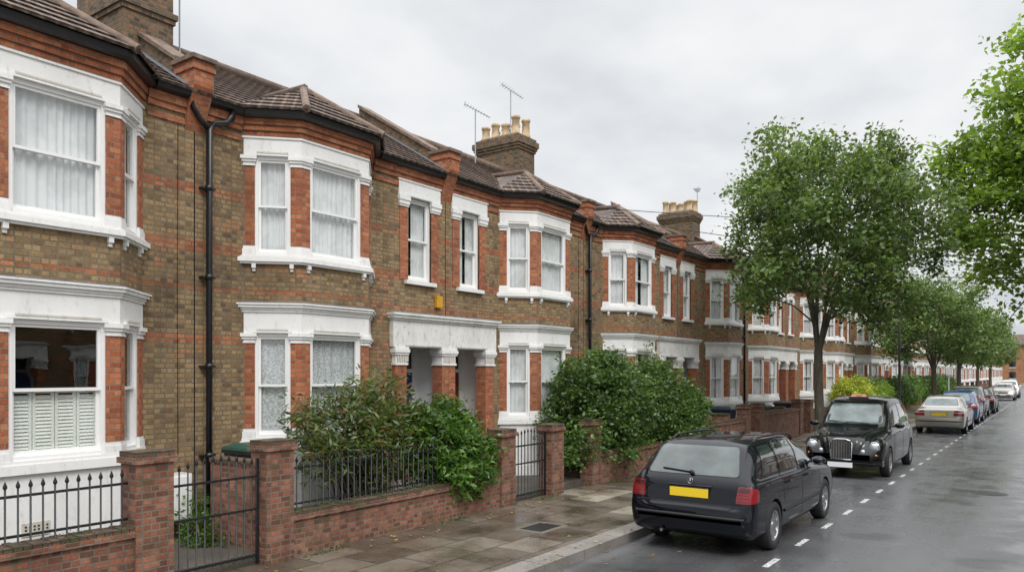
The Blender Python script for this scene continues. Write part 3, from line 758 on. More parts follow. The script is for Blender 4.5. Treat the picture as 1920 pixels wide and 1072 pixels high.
for (a, b) in (((-9.4, 16.3, 6.4), (5.2, 36, 7.6)), ((-9.4, 16.3, 6.2), (5.2, 47, 6.6))):
    mb = MB(); A, B_ = Vector(a), Vector(b)
    mb.tube([A.lerp(B_, t / 16) - Vector((0, 0, 1.4 * (t / 16) * (1 - t / 16))) for t in range(17)], .009, 'dark_trim', 4)
    mb.obj('telephone_wire', label='thin telephone wire strung across the street from the eaves', category='wire')

# ------------------------------------------------------------ garden walls
XW = -7.5
def pier(s0, s1, top, label='brick gate pier with stepped brick cap'):
    mb = MB(); x0, x1 = XW - .30, XW; mb.box(x0, x1, s0, s1, .05, top - .12, 'garden_brick')
    r = empty('gate_pier', (0, 0, 0), label=label, category='pier', group='brick gate piers')
    r.location = (XW - .15, (s0 + s1) / 2, .1)
    mb2 = MB(); mb2.box(x0 - .03, x1 + .03, s0 - .03, s1 + .03, top - .12, top - .06, 'garden_brick'); mb2.box(x0 - .01, x1 + .01, s0 - .01, s1 + .01, top - .06, top, 'coping_brick')
    for m, nme in ((mb, 'pier_shaft'), (mb2, 'pier_cap')):
        m.v = [(a - r.location.x, b - r.location.y, c - r.location.z) for a, b, c in m.v]; m.obj(nme, r)
def dwarf(s0, s1, top, railing=None, label='low brick garden wall with mossy coping'):
    mb = MB(); mb.box(XW - .28, XW - .04, s0, s1, .05, top - .1, 'garden_brick'); w = mb.obj('garden_wall', label=label, category='wall', group='front garden walls')
    mb = MB(); mb.box(XW - .31, XW - .01, s0, s1, top - .1, top - .045, 'garden_brick')
    y = s0
    while y < s1 - .01:
        e = min(y + .072, s1); mb.box(XW - .29, XW - .03, y, e, top - .045, top + random.uniform(-.006, .004), 'coping_brick'); y += .08
    mb.obj('coping', w)
    if railing:
        mb = MB(); x = XW - .16; mb.box(x - .008, x + .008, s0, s1, top + .06, top + .085, 'black_iron'); mb.box(x - .008, x + .008, s0, s1, railing - .14, railing - .115, 'black_iron')
        y = s0 + .06
        while y < s1:
            mb.tube([(x, y, top - .02), (x, y, railing - .04)], .0095, 'black_iron', 6)
            mb.lathe([(0, .008), (.012, .018), (.03, .018), (.08, .0)], (x, y, railing - .06), 'z', 'black_iron', 6); y += .105
        mb.obj('iron_railing', label='black iron railing with spear tips on low brick wall', category='railing', group='iron railings')
        n = int((s1 - s0) * 500); q = np.stack([XW - .16 + r_.normal(size=n) * .07, s0 + (s1 - s0) * r_.random(n), top + np.abs(r_.normal(size=n)) * .008], 1)
        q = q[np.sin(q[:, 1] * 3.1 + 1) + np.sin(q[:, 1] * 7.7) > -.1]
        leaves_obj(leafmesh(q, .022, seed=77), 'moss', 'leaf_dark', w)
def gate(s0, s1, top, ang=0):
    mb = MB(); L = s1 - s0
    mb.box(-.015, .015, 0, .03, -.0, top - .1, 'black_iron'); mb.box(-.015, .015, L - .03, L, 0, top - .1, 'black_iron')
    for z in (.08, .62, top - .32): mb.box(-.01, .01, .03, L - .03, z, z + .025, 'black_iron')
    y = .1
    while y < L - .04:
        hh = top - .18 + .1 * math.sin(math.pi * y / L)
        mb.tube([(0, y, .06), (0, y, hh)], .0095, 'black_iron', 6); mb.lathe([(0, .008), (.012, .018), (.03, .018), (.08, 0)], (0, y, hh - .01), 'z', 'black_iron', 6); y += .1
    o = mb.obj('garden_gate', None, (XW - .12, s0, .13), label='black iron garden gate between brick piers', category='gate', group='iron garden gates'); o.rotation_euler[2] = ang
dwarf(-.5, 4.03, .80, 1.36); pier(4.03, 4.43, 1.55, 'weathered brick gate pier with stepped cap beside iron gate')
gate(4.46, 5.55, 1.32); pier(5.58, 5.97, 1.55, 'red brick gate pier with mossy cap')
dwarf(5.97, 10.2, .66, 1.30, 'long low brick garden wall with mossy coping and railing')
pier(10.2, 10.60, 1.40); gate(10.64, 11.7, 1.25); pier(11.75, 12.15, 1.40); pier(13.25, 13.6, 1.42)
dwarf(13.6, 17.6, .75); pier(17.6, 17.95, 1.35); pier(18.9, 19.25, 1.35); dwarf(19.25, 22.4, 1.0); pier(22.4, 22.8, 1.4); pier(23.7, 24.1, 1.4); dwarf(24.1, 28.2, 1.1); pier(28.2, 28.6, 1.4)
y = 29.6
while y < 120:
    pier(y, y + .4, 1.35); dwarf(y + .4, y + 4.5, .95); y += 5.6
for (s0, ztop, xe) in ((5.68, 1.22, -8.78), (16.0, 1.2, -9.3), (21.7, 1.1, -9.3), (27.3, 1.1, -9.3)):
    mb = MB(); mb.box(xe, XW - .32, s0, s0 + .23, .1, ztop, 'garden_brick'); w = mb.obj('garden_wall', label='brick dividing wall between two front gardens', category='wall', group='front garden walls')
    mb = MB(); mb.box(xe, XW - .32, s0 - .02, s0 + .25, ztop, ztop + .05, 'coping_brick'); mb.obj('coping', w)
mb = MB(); mb.box(0, .25, 0, .42, 0, .6, 'white_paint'); mb.box(.25, .265, .03, .39, .03, .57, 'window_paint'); mb.obj('meter_box', None, (-9.38, 5.22, .45), label='white utility meter box fixed to the brick wall', category='meter box')
def wbin(x, y, z, m, ml, label, rot=0):
    r = empty('wheeled_bin', (x, y, z), rot, label=label, category='bin', group='wheeled bins in front gardens')
    mb = MB(); mb.prism([(-.24, -.24), (.24, -.24), (.24, .24), (-.24, .24)], .06, .98, m, [(-.29, -.28), (.32, -.28), (.32, .28), (-.29, .28)]); mb.box(-.32, .35, -.3, .3, .95, .99, m); mb.obj('bin_body', r)
    mb = MB(); mb.prism([(-.33, -.31), (.37, -.31), (.37, .31), (-.33, .31)], .995, 1.03, ml, [(-.30, -.29), (.35, -.29), (.35, .29), (-.30, .29)]); mb.prism([(-.30, -.28), (.34, -.28), (.34, .28), (-.30, .28)], 1.03, 1.07, ml, [(-.22, -.2), (.28, -.2), (.28, .2), (-.22, .2)]); mb.tube([(-.36, -.26, .97), (-.36, .26, .97)], .016, m); mb.obj('lid', r)
    for sg in (-1, 1):
        mb = MB(); mb.lathe([(-.03, 0), (-.03, .1), (.03, .1), (.03, 0)], (-.22, sg * .27, .1), 'y', 'tyre', 14); mb.obj('wheel', r)
wbin(-8.62, 6.24, .35, 'bin_black', 'bin_green', 'dark wheeled bin with green lid behind garden wall')
wbin(-8.5, 20.3, GZ, 'bin_black', 'bin_blue', 'blue lidded wheeled bin behind low wall'); wbin(-8.5, 23.2, GZ, 'bin_blue', 'bin_blue', 'blue lidded wheeled bin behind low wall'); wbin(-8.3, 29.0, GZ, 'bin_black', 'bin_black', 'black wheeled bin beside brick pier'); wbin(-8.3, 26.0, GZ, 'bin_green', 'bin_green', 'green wheeled bin behind garden wall')

# ------------------------------------------------------------ vegetation
def crown_points(lobes, ncl, nl, sig, seed, shell=.45):
    r = np.random.default_rng(seed); vol = np.array([l[3] * l[4] for l in lobes]); pr = vol ** 1.4 / np.sum(vol ** 1.4)
    idx = r.choice(len(lobes), ncl, p=pr); cl = []
    for i in idx:
        x, y, z, rh, rv = lobes[i]; d = r.normal(size=3); d /= np.linalg.norm(d); q = shell + (1 - shell) * r.random() ** .6
        cl.append((x + d[0] * rh * q, y + d[1] * rh * q, z + d[2] * rv * q, i))
    P = []
    for c in cl:
        n = int(nl * r.uniform(.5, 1.5)); g = np.clip(r.normal(size=(n, 3)), -1.9, 1.9) * np.array([sig, sig, sig * .75]) * r.uniform(.6, 1.25)
        P.append(g + np.array(c[:3]))
    return cl, np.concatenate(P)
def tree(loc, fork, tr, lobes, ncl, nl, sig, ls, mat, seed, label, lean=(0, 0), group=None, up=.45):
    r = random.Random(seed); root = empty('tree', loc, label=label, category='tree')
    if group: root['group'] = group
    cl, P = crown_points(lobes, ncl, nl, sig, seed)
    mb = MB(); fx, fy = lean
    mb.tube([(0, 0, -.1), (0, 0, .15), (.03, .02, fork * .35), (fx * .5, fy * .5, fork * .7), (fx, fy, fork)], [tr * 1.4, tr * 1.08, tr * .92, tr * .85, tr * .8], 'bark', 12)
    mb.obj('trunk', root)
    mb = MB()
    nm = 6; mains = []
    cz = sum(l[2] for l in lobes) / len(lobes); cx = sum(l[0] for l in lobes) / len(lobes); R = max(l[0] for l in lobes) - min(l[0] for l in lobes)
    for k in range(nm):
        th = 6.283 * k / nm + r.uniform(-.3, .3); q = R * .22 * r.uniform(.7, 1.2)
        a = Vector((fx, fy, fork - .15)); b = Vector((cx + q * math.cos(th), q * math.sin(th), cz + r.uniform(-.3, .9)))
        m = Vector((a.x + (b.x - a.x) * .38, a.y + (b.y - a.y) * .38, a.z + (b.z - a.z) * .48))
        pts = [a, a.lerp(m, .5) + Vector((r.uniform(-.05, .05), r.uniform(-.05, .05), 0)), m, m.lerp(b, .5) + Vector((r.uniform(-.12, .12), r.uniform(-.12, .12), .1)), b]
        mb.tube(pts, [tr * .5, tr * .42, tr * .34, tr * .24, tr * .1], 'bark', 7); mains.append(pts)
    for l in lobes:
        e = Vector(l[:3]); best = min(((p - e).length + (0 if p.z < e.z - .3 else 5), p.x, p.y, p.z) for pts in mains for p in pts[1:])
        a = Vector(best[1:]); m = a.lerp(e, .5) + Vector((r.uniform(-.15, .15), r.uniform(-.15, .15), .12))
        mb.tube([a, m, e, e + (e - m) * .5 + Vector((0, 0, l[4] * .3))], [tr * .20, tr * .14, tr * .08, .008], 'bark', 5)
    for (x, y, z, i) in cl[::2]:
        l = lobes[i]; a = Vector(l[:3]) + Vector((0, 0, -l[4] * .3)); b = Vector((x, y, z)); m = a.lerp(b, .5) + Vector((r.uniform(-.1, .1), r.uniform(-.1, .1), -.05))
        mb.tube([a, m, b], [.018, .011, .004], 'bark', 4, False)
    mb.obj('branches', root)
    leaves_obj(leafmesh(P, ls, up, .6, seed), 'crown', mat, root)
    return root
def lobes_for(cx, cy, cz, rh, rv, n, lr, seed, out=0):
    r = np.random.default_rng(seed); L = []
    for i in range(n):
        th = 2 * math.pi * (i * .618) + r.uniform(-.3, .3); zz = -0.8 + 1.75 * (i + .5) / n; k = math.sqrt(max(.05, 1 - min(abs(zz), .98) ** 2)) * r.uniform(.5, .85)
        L.append((cx + rh * k * math.cos(th), cy + rh * k * math.sin(th), cz + rv * zz * .72, lr * r.uniform(.65, 1.25), lr * r.uniform(.55, 1.0)))
    for i in range(out):
        th = r.uniform(0, 6.28); zz = r.uniform(-.5, 1); k = math.sqrt(max(.02, 1 - zz * zz)); f = r.uniform(.85, 1.0)
        L.append((cx + rh * k * f * math.cos(th), cy + rh * k * f * math.sin(th), cz + rv * zz * f, lr * .45, lr * .5))
    return L
lb = lobes_for(0, .1, 6.15, 3.2, 3.4, 23, 1.0, 5, 20)
tree((-5.62, 23.0, .1), 2.9, .15, lb, 640, 62, .23, .135, 'leaf_mid', 21, 'leafy street tree with open rounded crown on the pavement')
G = 'street trees along the pavement'
for i, (x, y, rh, rv, cz, m, nc) in enumerate([(-5.5, 47, 3.3, 2.6, 4.9, 'leaf_mid', 380), (-5.6, 61, 2.8, 2.2, 4.9, 'leaf_mid', 230), (-5.6, 76, 2.8, 2.3, 5.0, 'leaf_mid', 180), (-5.8, 94, 2.4, 2.3, 4.8, 'leaf_mid', 150)]):
    tree((x, y, .1), 2.4, .15, lobes_for(0, 0, cz, rh, rv, 16, 1.05, 40 + i, 8), nc, 52, .30, .17 if i < 1 else .22, m, 60 + i, 'rounded green street tree on the pavement', group=G)
lb = [(a, b, c_, d, e) for (a, b, c_, d, e) in lobes_for(-1.6, 0, 8.6, 6.0, 4.6, 34, 1.35, 8)]
lb += [(-7.3, .0, 8.2, 1.25, 1.0), (-7.5, -.6, 7.0, 1.2, .9), (-6.9, .3, 9.4, 1.2, 1.0), (-6.6, -.4, 10.6, 1.1, 1.0), (-5.9, 0, 11.8, 1.0, 1.0), (-5.2, .2, 12.6, .8, .9), (-6.9, -.3, 5.9, 1.2, .8), (-6.0, 0, 5.0, 1.1, .6), (-5.8, -.6, 7.9, 1.4, 1.3), (-5.6, .3, 9.6, 1.4, 1.2), (-5.4, 0, 6.7, 1.3, 1.1), (-4.9, -.3, 11, 1.3, 1.2), (-8.3, 0, 7.7, .6, .5), (-8.2, 0, 9.0, .6, .5), (-8.0, -.5, 6.4, .7, .5), (-5.0, -.8, 5.0, 1.2, .8), (-4.7, .5, 8.4, 1.4, 1.4), (-7.2, .4, 5.1, .7, .45), (-6.4, .2, 4.4, .8, .4)]
tree((4.5 + 1.1, 27.0, .1), 3.4, .28, lb, 1300, 58, .30, .19, 'leaf_bright', 31, 'large bright green plane tree with branches over the road')

def bush(loc, lobes, ncl, nl, sig, ls, mat, seed, label, name='shrub', asp=.5, stems=14, shell=.6, cat='shrub'):
    root = empty(name, loc, label=label, category=cat); r = random.Random(seed)
    cl, P = crown_points(lobes, ncl, nl, sig, seed, shell); P[:, 2] = np.maximum(P[:, 2], .03)
    mb = MB()
    for k in range(stems):
        x, y, z, i = r.choice(cl); a = Vector((r.uniform(-.2, .2), r.uniform(-.3, .3), 0)); b = Vector((x, y, max(z, .3)))
        m = a.lerp(b, .5) + Vector((0, 0, .12)); mb.tube([a, m, b], [.016, .011, .004], 'bark', 5, False)
    mb.obj('stems', root); leaves_obj(leafmesh(P, ls, .4, asp, seed), 'foliage', mat, root)
bush((-8.3, 7.75, .3), [(0, -.45, 1.2, .5, .65), (.1, .35, 1.35, .5, .7), (0, .1, .8, .4, .45), (.1, -.85, 1.1, .35, .5), (.15, .75, .95, .4, .55), (.2, 0, 1.05, .38, .55), (.1, -.2, 1.8, .28, .3), (.1, .7, 1.7, .25, .3), (.1, -.9, 1.55, .22, .3), (.2, .2, .5, .4, .3)], 230, 34, .13, .115, 'leaf_olive', 3, 'leafy shrub with narrow olive leaves and bare stems behind railing', asp=.28, stems=90, shell=.3)
bush((-8.05, 9.4, .3), [(0, 0, .95, .52, .6), (.15, .45, .65, .38, .42), (.1, -.45, .85, .45, .5), (.45, .15, .40, .3, .35), (.45, -.3, .4, .25, .3), (0, .1, 1.3, .33, .35), (.0, -.6, 1.25, .3, .35)], 260, 46, .10, .105, 'leaf_glossy', 4, 'glossy green shrub spilling over the low garden wall', asp=.42)
bush((-8.15, 14.4, .3), [(0, 0, 1.35, 1.0, 1.1), (.1, -.9, .9, .7, .8), (.1, .9, 1.25, .9, 1.0), (.35, 0, .6, .8, .6), (0, -.6, 1.7, .5, .6), (0, .7, 1.95, .45, .6), (.3, -1.3, .5, .4, .5), (.2, .2, 2.2, .3, .35)], 540, 42, .13, .09, 'leaf_dark', 5, 'large dense dark green shrub behind garden wall', asp=.6)
bush((-8.1, 17.3, .3), [(0, 0, 1.3, 1.0, 1.05), (.1, -.9, 1.2, .9, .9), (.1, 1.0, .95, .9, .9), (.35, 0, .6, .9, .6), (0, .3, 1.8, .45, .6), (0, 1.6, .7, .5, .6), (.1, -.4, 2.1, .3, .4)], 520, 42, .13, .09, 'leaf_dark', 6, 'large rounded green shrub in front garden', asp=.6)
bush((-8.9, 18.6, .3), [(0, 0, 1.9, .6, .9), (0, .4, 1.2, .6, .8)], 120, 36, .14, .09, 'leaf_mid', 16, 'tall leafy shrub beside the porch', asp=.6)
bush((-8.7, 5.45, GZ), [(0, 0, .2, .25, .25), (.2, .1, .10, .2, .12), (-.3, .1, .3, .22, .3)], 50, 24, .06, .055, 'leaf_glossy', 7, 'small green plant growing beside the path', asp=.6, stems=4)
bush((-8.0, 39.4, .3), [(0, -1, .9, .8, .85), (0, 0, 1.0, .9, .9), (0, 1, .9, .8, .8)], 260, 36, .14, .11, 'leaf_yellow', 8, 'bright yellow-green clipped hedge behind wall', name='hedge', cat='hedge')
bush((-7.9, 43.5, .3), [(0, -1, .8, .8, .75), (0, 0, .9, .8, .8), (0, 1, .9, .8, .8)], 220, 34, .15, .11, 'leaf_bright', 9, 'bright green clipped hedge behind wall', name='hedge', cat='hedge')
for k, y in enumerate((49, 54, 60, 66, 74)):
    bush((-7.9, y, .3), [(0, -1.3, .8, .9, .85), (0, 0, 1.0, .9, .9), (0, 1.3, .9, .9, .8)], 200, 30, .18, .14, 'leaf_dark' if k % 2 == 0 else 'leaf_glossy', 10 + k, 'green garden hedge behind low wall', name='hedge', cat='hedge')

mb = MB(); mb.lathe([(0, .09), (.6, .09), (.65, .055), (2.5, .05), (4.8, .035), (4.85, 0)], (0, 0, 0), 'z', 'black_iron', 12)
r = empty('street_lamp', (-5.35, 35.0, .1), label='black street lamp post with side lantern on pavement', category='street lamp'); mb.tube([(0, 0, 4.75), (.2, 0, 4.87), (.5, 0, 4.9)], .022, 'black_iron'); mb.obj('post', r)
mb = MB(); mb.prism([(.4, -.1), (.95, -.07), (.95, .07), (.4, .1)], 4.86, 4.95, 'black_iron', [(.45, -.06), (.9, -.04), (.9, .04), (.45, .06)]); mb.box(.46, .9, -.06, .06, 4.84, 4.86, 'lens_clear'); mb.obj('lamp_head', r)
def signpost(x, y):
    r = empty('sign_post', (x, y, .1), label='thin grey post with small parking sign', category='sign'); mb = MB(); mb.tube([(0, 0, 0), (0, 0, 2.5)], .03, 'alu'); mb.obj('post', r)
    mb = MB(); mb.box(-.15, .15, -.06, -.035, 2.1, 2.5, 'plate_white'); mb.obj('sign_plate', r)
signpost(-5.3, 52)

# ------------------------------------------------------------ cars
def pchip(xs, ys, xq):
    xs, ys = np.array(xs, float), np.array(ys, float); h = np.diff(xs); d = np.diff(ys) / h; m = np.zeros(len(xs)); m[0], m[-1] = d[0], d[-1]
    for i in range(1, len(xs) - 1):
        if d[i - 1] * d[i] > 0: m[i] = 2 * d[i - 1] * d[i] / (d[i - 1] + d[i])
    out = []
    for x in xq:
        i = min(max(np.searchsorted(xs, x) - 1, 0), len(h) - 1); t = (x - xs[i]) / h[i]
        out.append((2 * t**3 - 3 * t**2 + 1) * ys[i] + (t**3 - 2 * t**2 + t) * h[i] * m[i] + (-2 * t**3 + 3 * t**2) * ys[i + 1] + (t**3 - t**2) * h[i] * m[i + 1])
    return np.array(out)
def section(w, zb, zt, wc, zr, wr):
    k = min(1, max(0, (zr - zt)) / .4)
    pts = [(0, zb), (w * .80, zb), (w * .945, zb + .045), (w * .985, zb + .16), (w, (zb + zt) / 2 + .03), (w * .985, zt - .13), (w * .955, zt - .03), (wc, zt),
           (wc + (wr - wc) * .5 + .018 * k, zt + (zr - zt) * .5), (wr + .01 * k, zr - .09 * k - .01), (wr * .91, zr - .03 * k - .006), (wr * .5, zr - .004), (0, zr)]
    out = []
    P = [(-pts[1][0], pts[1][1])] + pts + [(-pts[-2][0], pts[-2][1])]
    for i in range(1, len(P) - 2):
        p0, p1, p2, p3 = P[i - 1], P[i], P[i + 1], P[i + 2]
        for t in (0, 1 / 3, 2 / 3):
            f = lambda a, b, c, d: .5 * (2 * b + (c - a) * t + (2 * a - 5 * b + 4 * c - d) * t * t + (3 * b - a - 3 * c + d) * t**3)
            out.append((max(0, f(p0[0], p1[0], p2[0], p3[0])), f(p0[1], p1[1], p2[1], p3[1])))
    out.append((0, zr)); return out
def body_mesh(st, paint, wheels, wr, extra=None):
    st = np.array(st); ys = []
    for i in range(len(st) - 1):
        for k in range(5): ys.append(st[i, 0] + (st[i + 1, 0] - st[i, 0]) * k / 5)
    ys.append(st[-1, 0]); C = [pchip(st[:, 0], st[:, j], ys) for j in range(1, 7)]
    V = []; F = []; M = 0
    for i, y in enumerate(ys):
        h = section(*[c[i] for c in C]); ring = [(x, y, z) for x, z in h] + [(-x, y, z) for x, z in reversed(h[1:-1])]; M = len(ring); V += ring
    for i in range(len(ys) - 1):
        for j in range(M):
            j2 = (j + 1) % M; F.append((i * M + j, (i + 1) * M + j, (i + 1) * M + j2, i * M + j2))
    F.append(tuple(range(M))); F.append(tuple(reversed(range((len(ys) - 1) * M, len(ys) * M))))
    me = bpy.data.meshes.new('car_body'); me.from_pydata(V, [], F)
    bm = bmesh.new(); bm.from_mesh(me); bmesh.ops.recalc_face_normals(bm, faces=bm.faces); bm.to_mesh(me); bm.free()
    bvh = BVHTree.FromPolygons(V, F)
    me.materials.append(MATS[paint]); me.materials.append(MATS['dark_trim'])
    for p in me.polygons: p.use_smooth = True
    o = bpy.data.objects.new('tmp', me); COL.objects.link(o); cuts = []
    for wy in wheels:
        for sg in (-1, 1):
            mb = MB(); mb.lathe([(0, 0.001), (0, wr + .045), (.6, wr + .045), (.6, .001)], (sg * .56, wy, wr), 'x', 'dark_trim', 36, sg)
            cm = bpy.data.meshes.new('cut'); cm.from_pydata(mb.v, [], mb.f); cm.materials.append(MATS[paint]); cm.materials.append(MATS['dark_trim'])
            bm = bmesh.new(); bm.from_mesh(cm); bmesh.ops.remove_doubles(bm, verts=bm.verts, dist=.002); bmesh.ops.recalc_face_normals(bm, faces=bm.faces)
            bmesh.ops.holes_fill(bm, edges=bm.edges)
            for f in bm.faces: f.material_index = 1
            bm.to_mesh(cm); bm.free()
            c = bpy.data.objects.new('cut', cm); COL.objects.link(c); cuts.append(c)
            m = o.modifiers.new('b', 'BOOLEAN'); m.operation = 'DIFFERENCE'; m.solver = 'EXACT'; m.object = c
    bpy.context.view_layer.update(); dg = bpy.context.evaluated_depsgraph_get()
    res = bpy.data.meshes.new_from_object(o.evaluated_get(dg)); res.name = 'body'
    for c in cuts: bpy.data.objects.remove(c, do_unlink=True)
    bpy.data.objects.remove(o, do_unlink=True)
    for p in res.polygons: p.use_smooth = True
    try: res.set_sharp_from_angle(angle=math.radians(38))
    except Exception: pass
    return res, bvh
def rnd(pts, q=.18, n=4):
    out = []; N = len(pts)
    for i in range(N):
        a, b, c = Vector(pts[i - 1]), Vector(pts[i]), Vector(pts[(i + 1) % N]); p0 = b + (a - b).normalized() * min(q * .3, (a - b).length * .45); p2 = b + (c - b).normalized() * min(q * .3, (c - b).length * .45)
        for k in range(n + 1):
            t = k / n; out.append((1 - t)**2 * p0 + 2 * t * (1 - t) * b + t * t * p2)
        nx = Vector(pts[(i + 1) % N]); e = nx + (b - nx).normalized() * min(q * .3, (nx - b).length * .45)
        for k in range(1, 6): out.append(p2.lerp(e, k / 6))
    return out
def cast(bvh, a, b, ax, sg):
    if ax == 'x': o, d = Vector((sg * 3, a, b)), Vector((-sg, 0, 0))
    elif ax == 'y': o, d = Vector((a, 2.2 + sg * 6, b)), Vector((0, -sg, 0))
    else: o, d = Vector((a, b, 4)), Vector((0, 0, -1))
    loc, n, i, dist = bvh.ray_cast(o, d)
    if loc is None: return None
    if n.dot(d) > 0: n = -n
    return loc, n
def panel(mb, bvh, pts, ax, sg, off, m, q=.18):
    out = rnd(pts, q); c = sum(out, Vector((0, 0))) / len(out); N = len(out); rings = []
    for k in (1, .85, .65, .45, .22):
        ring = []
        for p in out:
            w = c + (p - c) * k; h = cast(bvh, w.x, w.y, ax, sg)
            if h is None: ring.append(None)
            else: ring.append(h[0] + h[1] * off)
        rings.append(ring)
    h = cast(bvh, c.x, c.y, ax, sg); i0 = len(mb.v)
    ctr = h[0] + h[1] * off if h else Vector((0, 0, 0))
    for r in rings:
        last = next((x for x in r if x), ctr)
        for x in r:
            if x is None: x = last
            last = x; mb.v.append(tuple(x))
    mb.v.append(tuple(ctr)); ci = len(mb.v) - 1
    for k in range(len(rings) - 1):
        for j in range(N):
            j2 = (j + 1) % N; mb.f.append((i0 + k * N + j, i0 + k * N + j2, i0 + (k + 1) * N + j2, i0 + (k + 1) * N + j)); mb.m.append(m); mb.sm.append(True)
    k = len(rings) - 1
    for j in range(N): mb.f.append((i0 + k * N + j, i0 + k * N + (j + 1) % N, ci)); mb.m.append(m); mb.sm.append(True)
def grow(pts, e):
    c = sum((Vector(p) for p in pts), Vector((0, 0))) / len(pts)
    return [tuple(Vector(p) + (Vector(p) - c).normalized() * e) for p in pts]
def seam(mb, bvh, pts, ax, sg, r=.004, m='dark_trim', off=.0):
    path = []
    for i in range(len(pts) - 1):
        for k in range(8):
            a = pts[i][0] + (pts[i + 1][0] - pts[i][0]) * k / 8; b = pts[i][1] + (pts[i + 1][1] - pts[i][1]) * k / 8
            h = cast(bvh, a, b, ax, sg)
            if h: path.append(h[0] + h[1] * off)
    h = cast(bvh, *pts[-1], ax, sg)
    if h: path.append(h[0] + h[1] * off)
    if len(path) > 1: mb.tube(path, r, m, 5, False)
def sobj(root, name, bvh, pts, ax, sg, r=.004, m='dark_trim', off=.0):
    g = MB(); seam(g, bvh, pts, ax, sg, r, m, off)
    if g.v: g.obj(name, root)
def wheel(root, x, y, r, sg, style='alloy'):
    mb = MB(); w = .095
    mb.lathe([(-w, r * .62), (-w, r * .92), (-w * .8, r), (w * .8, r), (w, r * .93), (w, r * .66), (w * .75, r * .64)], (x, y, r), 'x', 'tyre', 36, sg)
    t = mb.obj('wheel', root)
    mb = MB(); R = r * .66
    mb.lathe([(w * .75, R), (w * .95, R * .985), (w * .9, R * .90), (w * .3, R * .86), (-w, R * .86)], (x, y, r), 'x', 'rim', 36, sg)
    mb.lathe([(w * .15, R * .9), (w * .15, .0)], (x, y, r), 'x', 'dark_trim', 24, sg)
    mb.lathe([(w * .3, R * .28), (w * .7, R * .26), (w * .8, R * .1), (w * .8, 0)], (x, y, r), 'x', 'rim', 20, sg)
    ns = 8 if style == 'alloy' else 12
    for k in range(ns):
        a = 2 * math.pi * k / ns; d = Vector((0, math.cos(a), math.sin(a))); s = Vector((0, -math.sin(a), math.cos(a))); c0 = Vector((x, y, r)); ww = R * .13 if style == 'alloy' else R * .09
        X = lambda h: Vector((sg * h, 0, 0))
        p = [c0 + d * R * .2 + s * ww + X(w * .62), c0 + d * R * .93 + s * ww * 1.5 + X(w * .78), c0 + d * R * .93 - s * ww * 1.5 + X(w * .78), c0 + d * R * .2 - s * ww + X(w * .62)]
        mb.poly(p, 'rim'); mb.poly([p[0], p[1], p[1] - X(.03), p[0] - X(.03)], 'rim'); mb.poly([p[2], p[3], p[3] - X(.03), p[2] - X(.03)], 'rim')
    mb.obj('rim', t)
def mirror(root, x, y, z, sg, paint, front=1):
    mb = MB(); mb.lathe([(-.09, .0), (-.085, .045), (-.03, .075), (.03, .078), (.06, .07), (.065, .0)], (0, 0, 0), 'y', paint, 16, front)
    mb.v = [(sg * (x + .09) + a * 1.35, y + b, z + c * .85) for a, b, c in mb.v]
    mb.box(min(sg * (x - .06), sg * (x + .04)), max(sg * (x - .06), sg * (x + .04)), y - .02, y + .03, z - .04, z - .01, 'dark_trim')
    mb.box(sg * (x + .09) - .075, sg * (x + .09) + .075, y - front * .068 - .003, y - front * .068 + .003, z - .045, z + .045, 'chrome'); mb.obj('wing_mirror', root)

ESTATE = [(0, .72, .34, .57, .65, .61, .54), (.03, .80, .30, .62, .73, .66, .62), (.08, .84, .26, .80, .765, .85, .65), (.13, .85, .24, .925, .775, .965, .67), (.19, .856, .22, .955, .785, 1.05, .67), (.28, .858, .21, .963, .787, 1.16, .655), (.46, .86, .2, .967, .788, 1.37, .63), (.60, .862, .19, .967, .788, 1.43, .62), (.80, .863, .19, .966, .788, 1.447, .62),
          (1.5, .864, .19, .958, .788, 1.457, .622), (2.3, .864, .19, .940, .785, 1.44, .61), (2.66, .864, .19, .928, .78, 1.39, .59), (3.28, .862, .19, .905, .765, 1.01, .67), (3.42, .86, .19, .895, .76, .955, .67), (4.05, .845, .2, .82, .735, .865, .61), (4.34, .80, .24, .71, .68, .76, .55), (4.46, .72, .28, .59, .60, .63, .48), (4.52, .60, .33, .51, .52, .54, .42)]
SEDAN = [(0, .68, .34, .6, .6, .64, .5), (.04, .78, .29, .72, .70, .78, .6), (.1, .83, .25, .88, .74, .95, .64), (.5, .85, .2, .93, .77, 1.0, .66), (.7, .855, .2, .94, .775, 1.04, .66), (1.25, .86, .19, .95, .78, 1.36, .58), (1.55, .862, .19, .95, .785, 1.42, .59),
         (2.2, .862, .19, .94, .785, 1.44, .60), (2.6, .862, .19, .93, .775, 1.40, .58), (3.28, .86, .19, .905, .76, 1.01, .66), (3.42, .858, .19, .895, .755, .955, .66), (4.05, .84, .2, .82, .73, .865, .6), (4.34, .79, .24, .70, .66, .75, .52), (4.46, .70, .28, .58, .58, .62, .45), (4.52, .58, .33, .5, .5, .53, .4)]
HATCH = [(0, .68, .34, .6, .6, .64, .5), (.04, .77, .29, .75, .70, .80, .6), (.1, .82, .25, .92, .73, 1.0, .62), (.3, .84, .2, .95, .76, 1.25, .60), (.5, .85, .2, .96, .77, 1.42, .58), (1.0, .855, .19, .96, .775, 1.49, .59),
         (1.9, .855, .19, .95, .775, 1.50, .60), (2.3, .855, .19, .94, .77, 1.44, .58), (2.95, .85, .19, .92, .75, 1.06, .66), (3.1, .85, .19, .91, .745, 1.0, .64), (3.55, .82, .2, .84, .71, .9, .58), (3.82, .77, .24, .70, .64, .76, .5), (3.94, .68, .28, .58, .56, .62, .42), (4.0, .56, .33, .5, .46, .53, .36)]
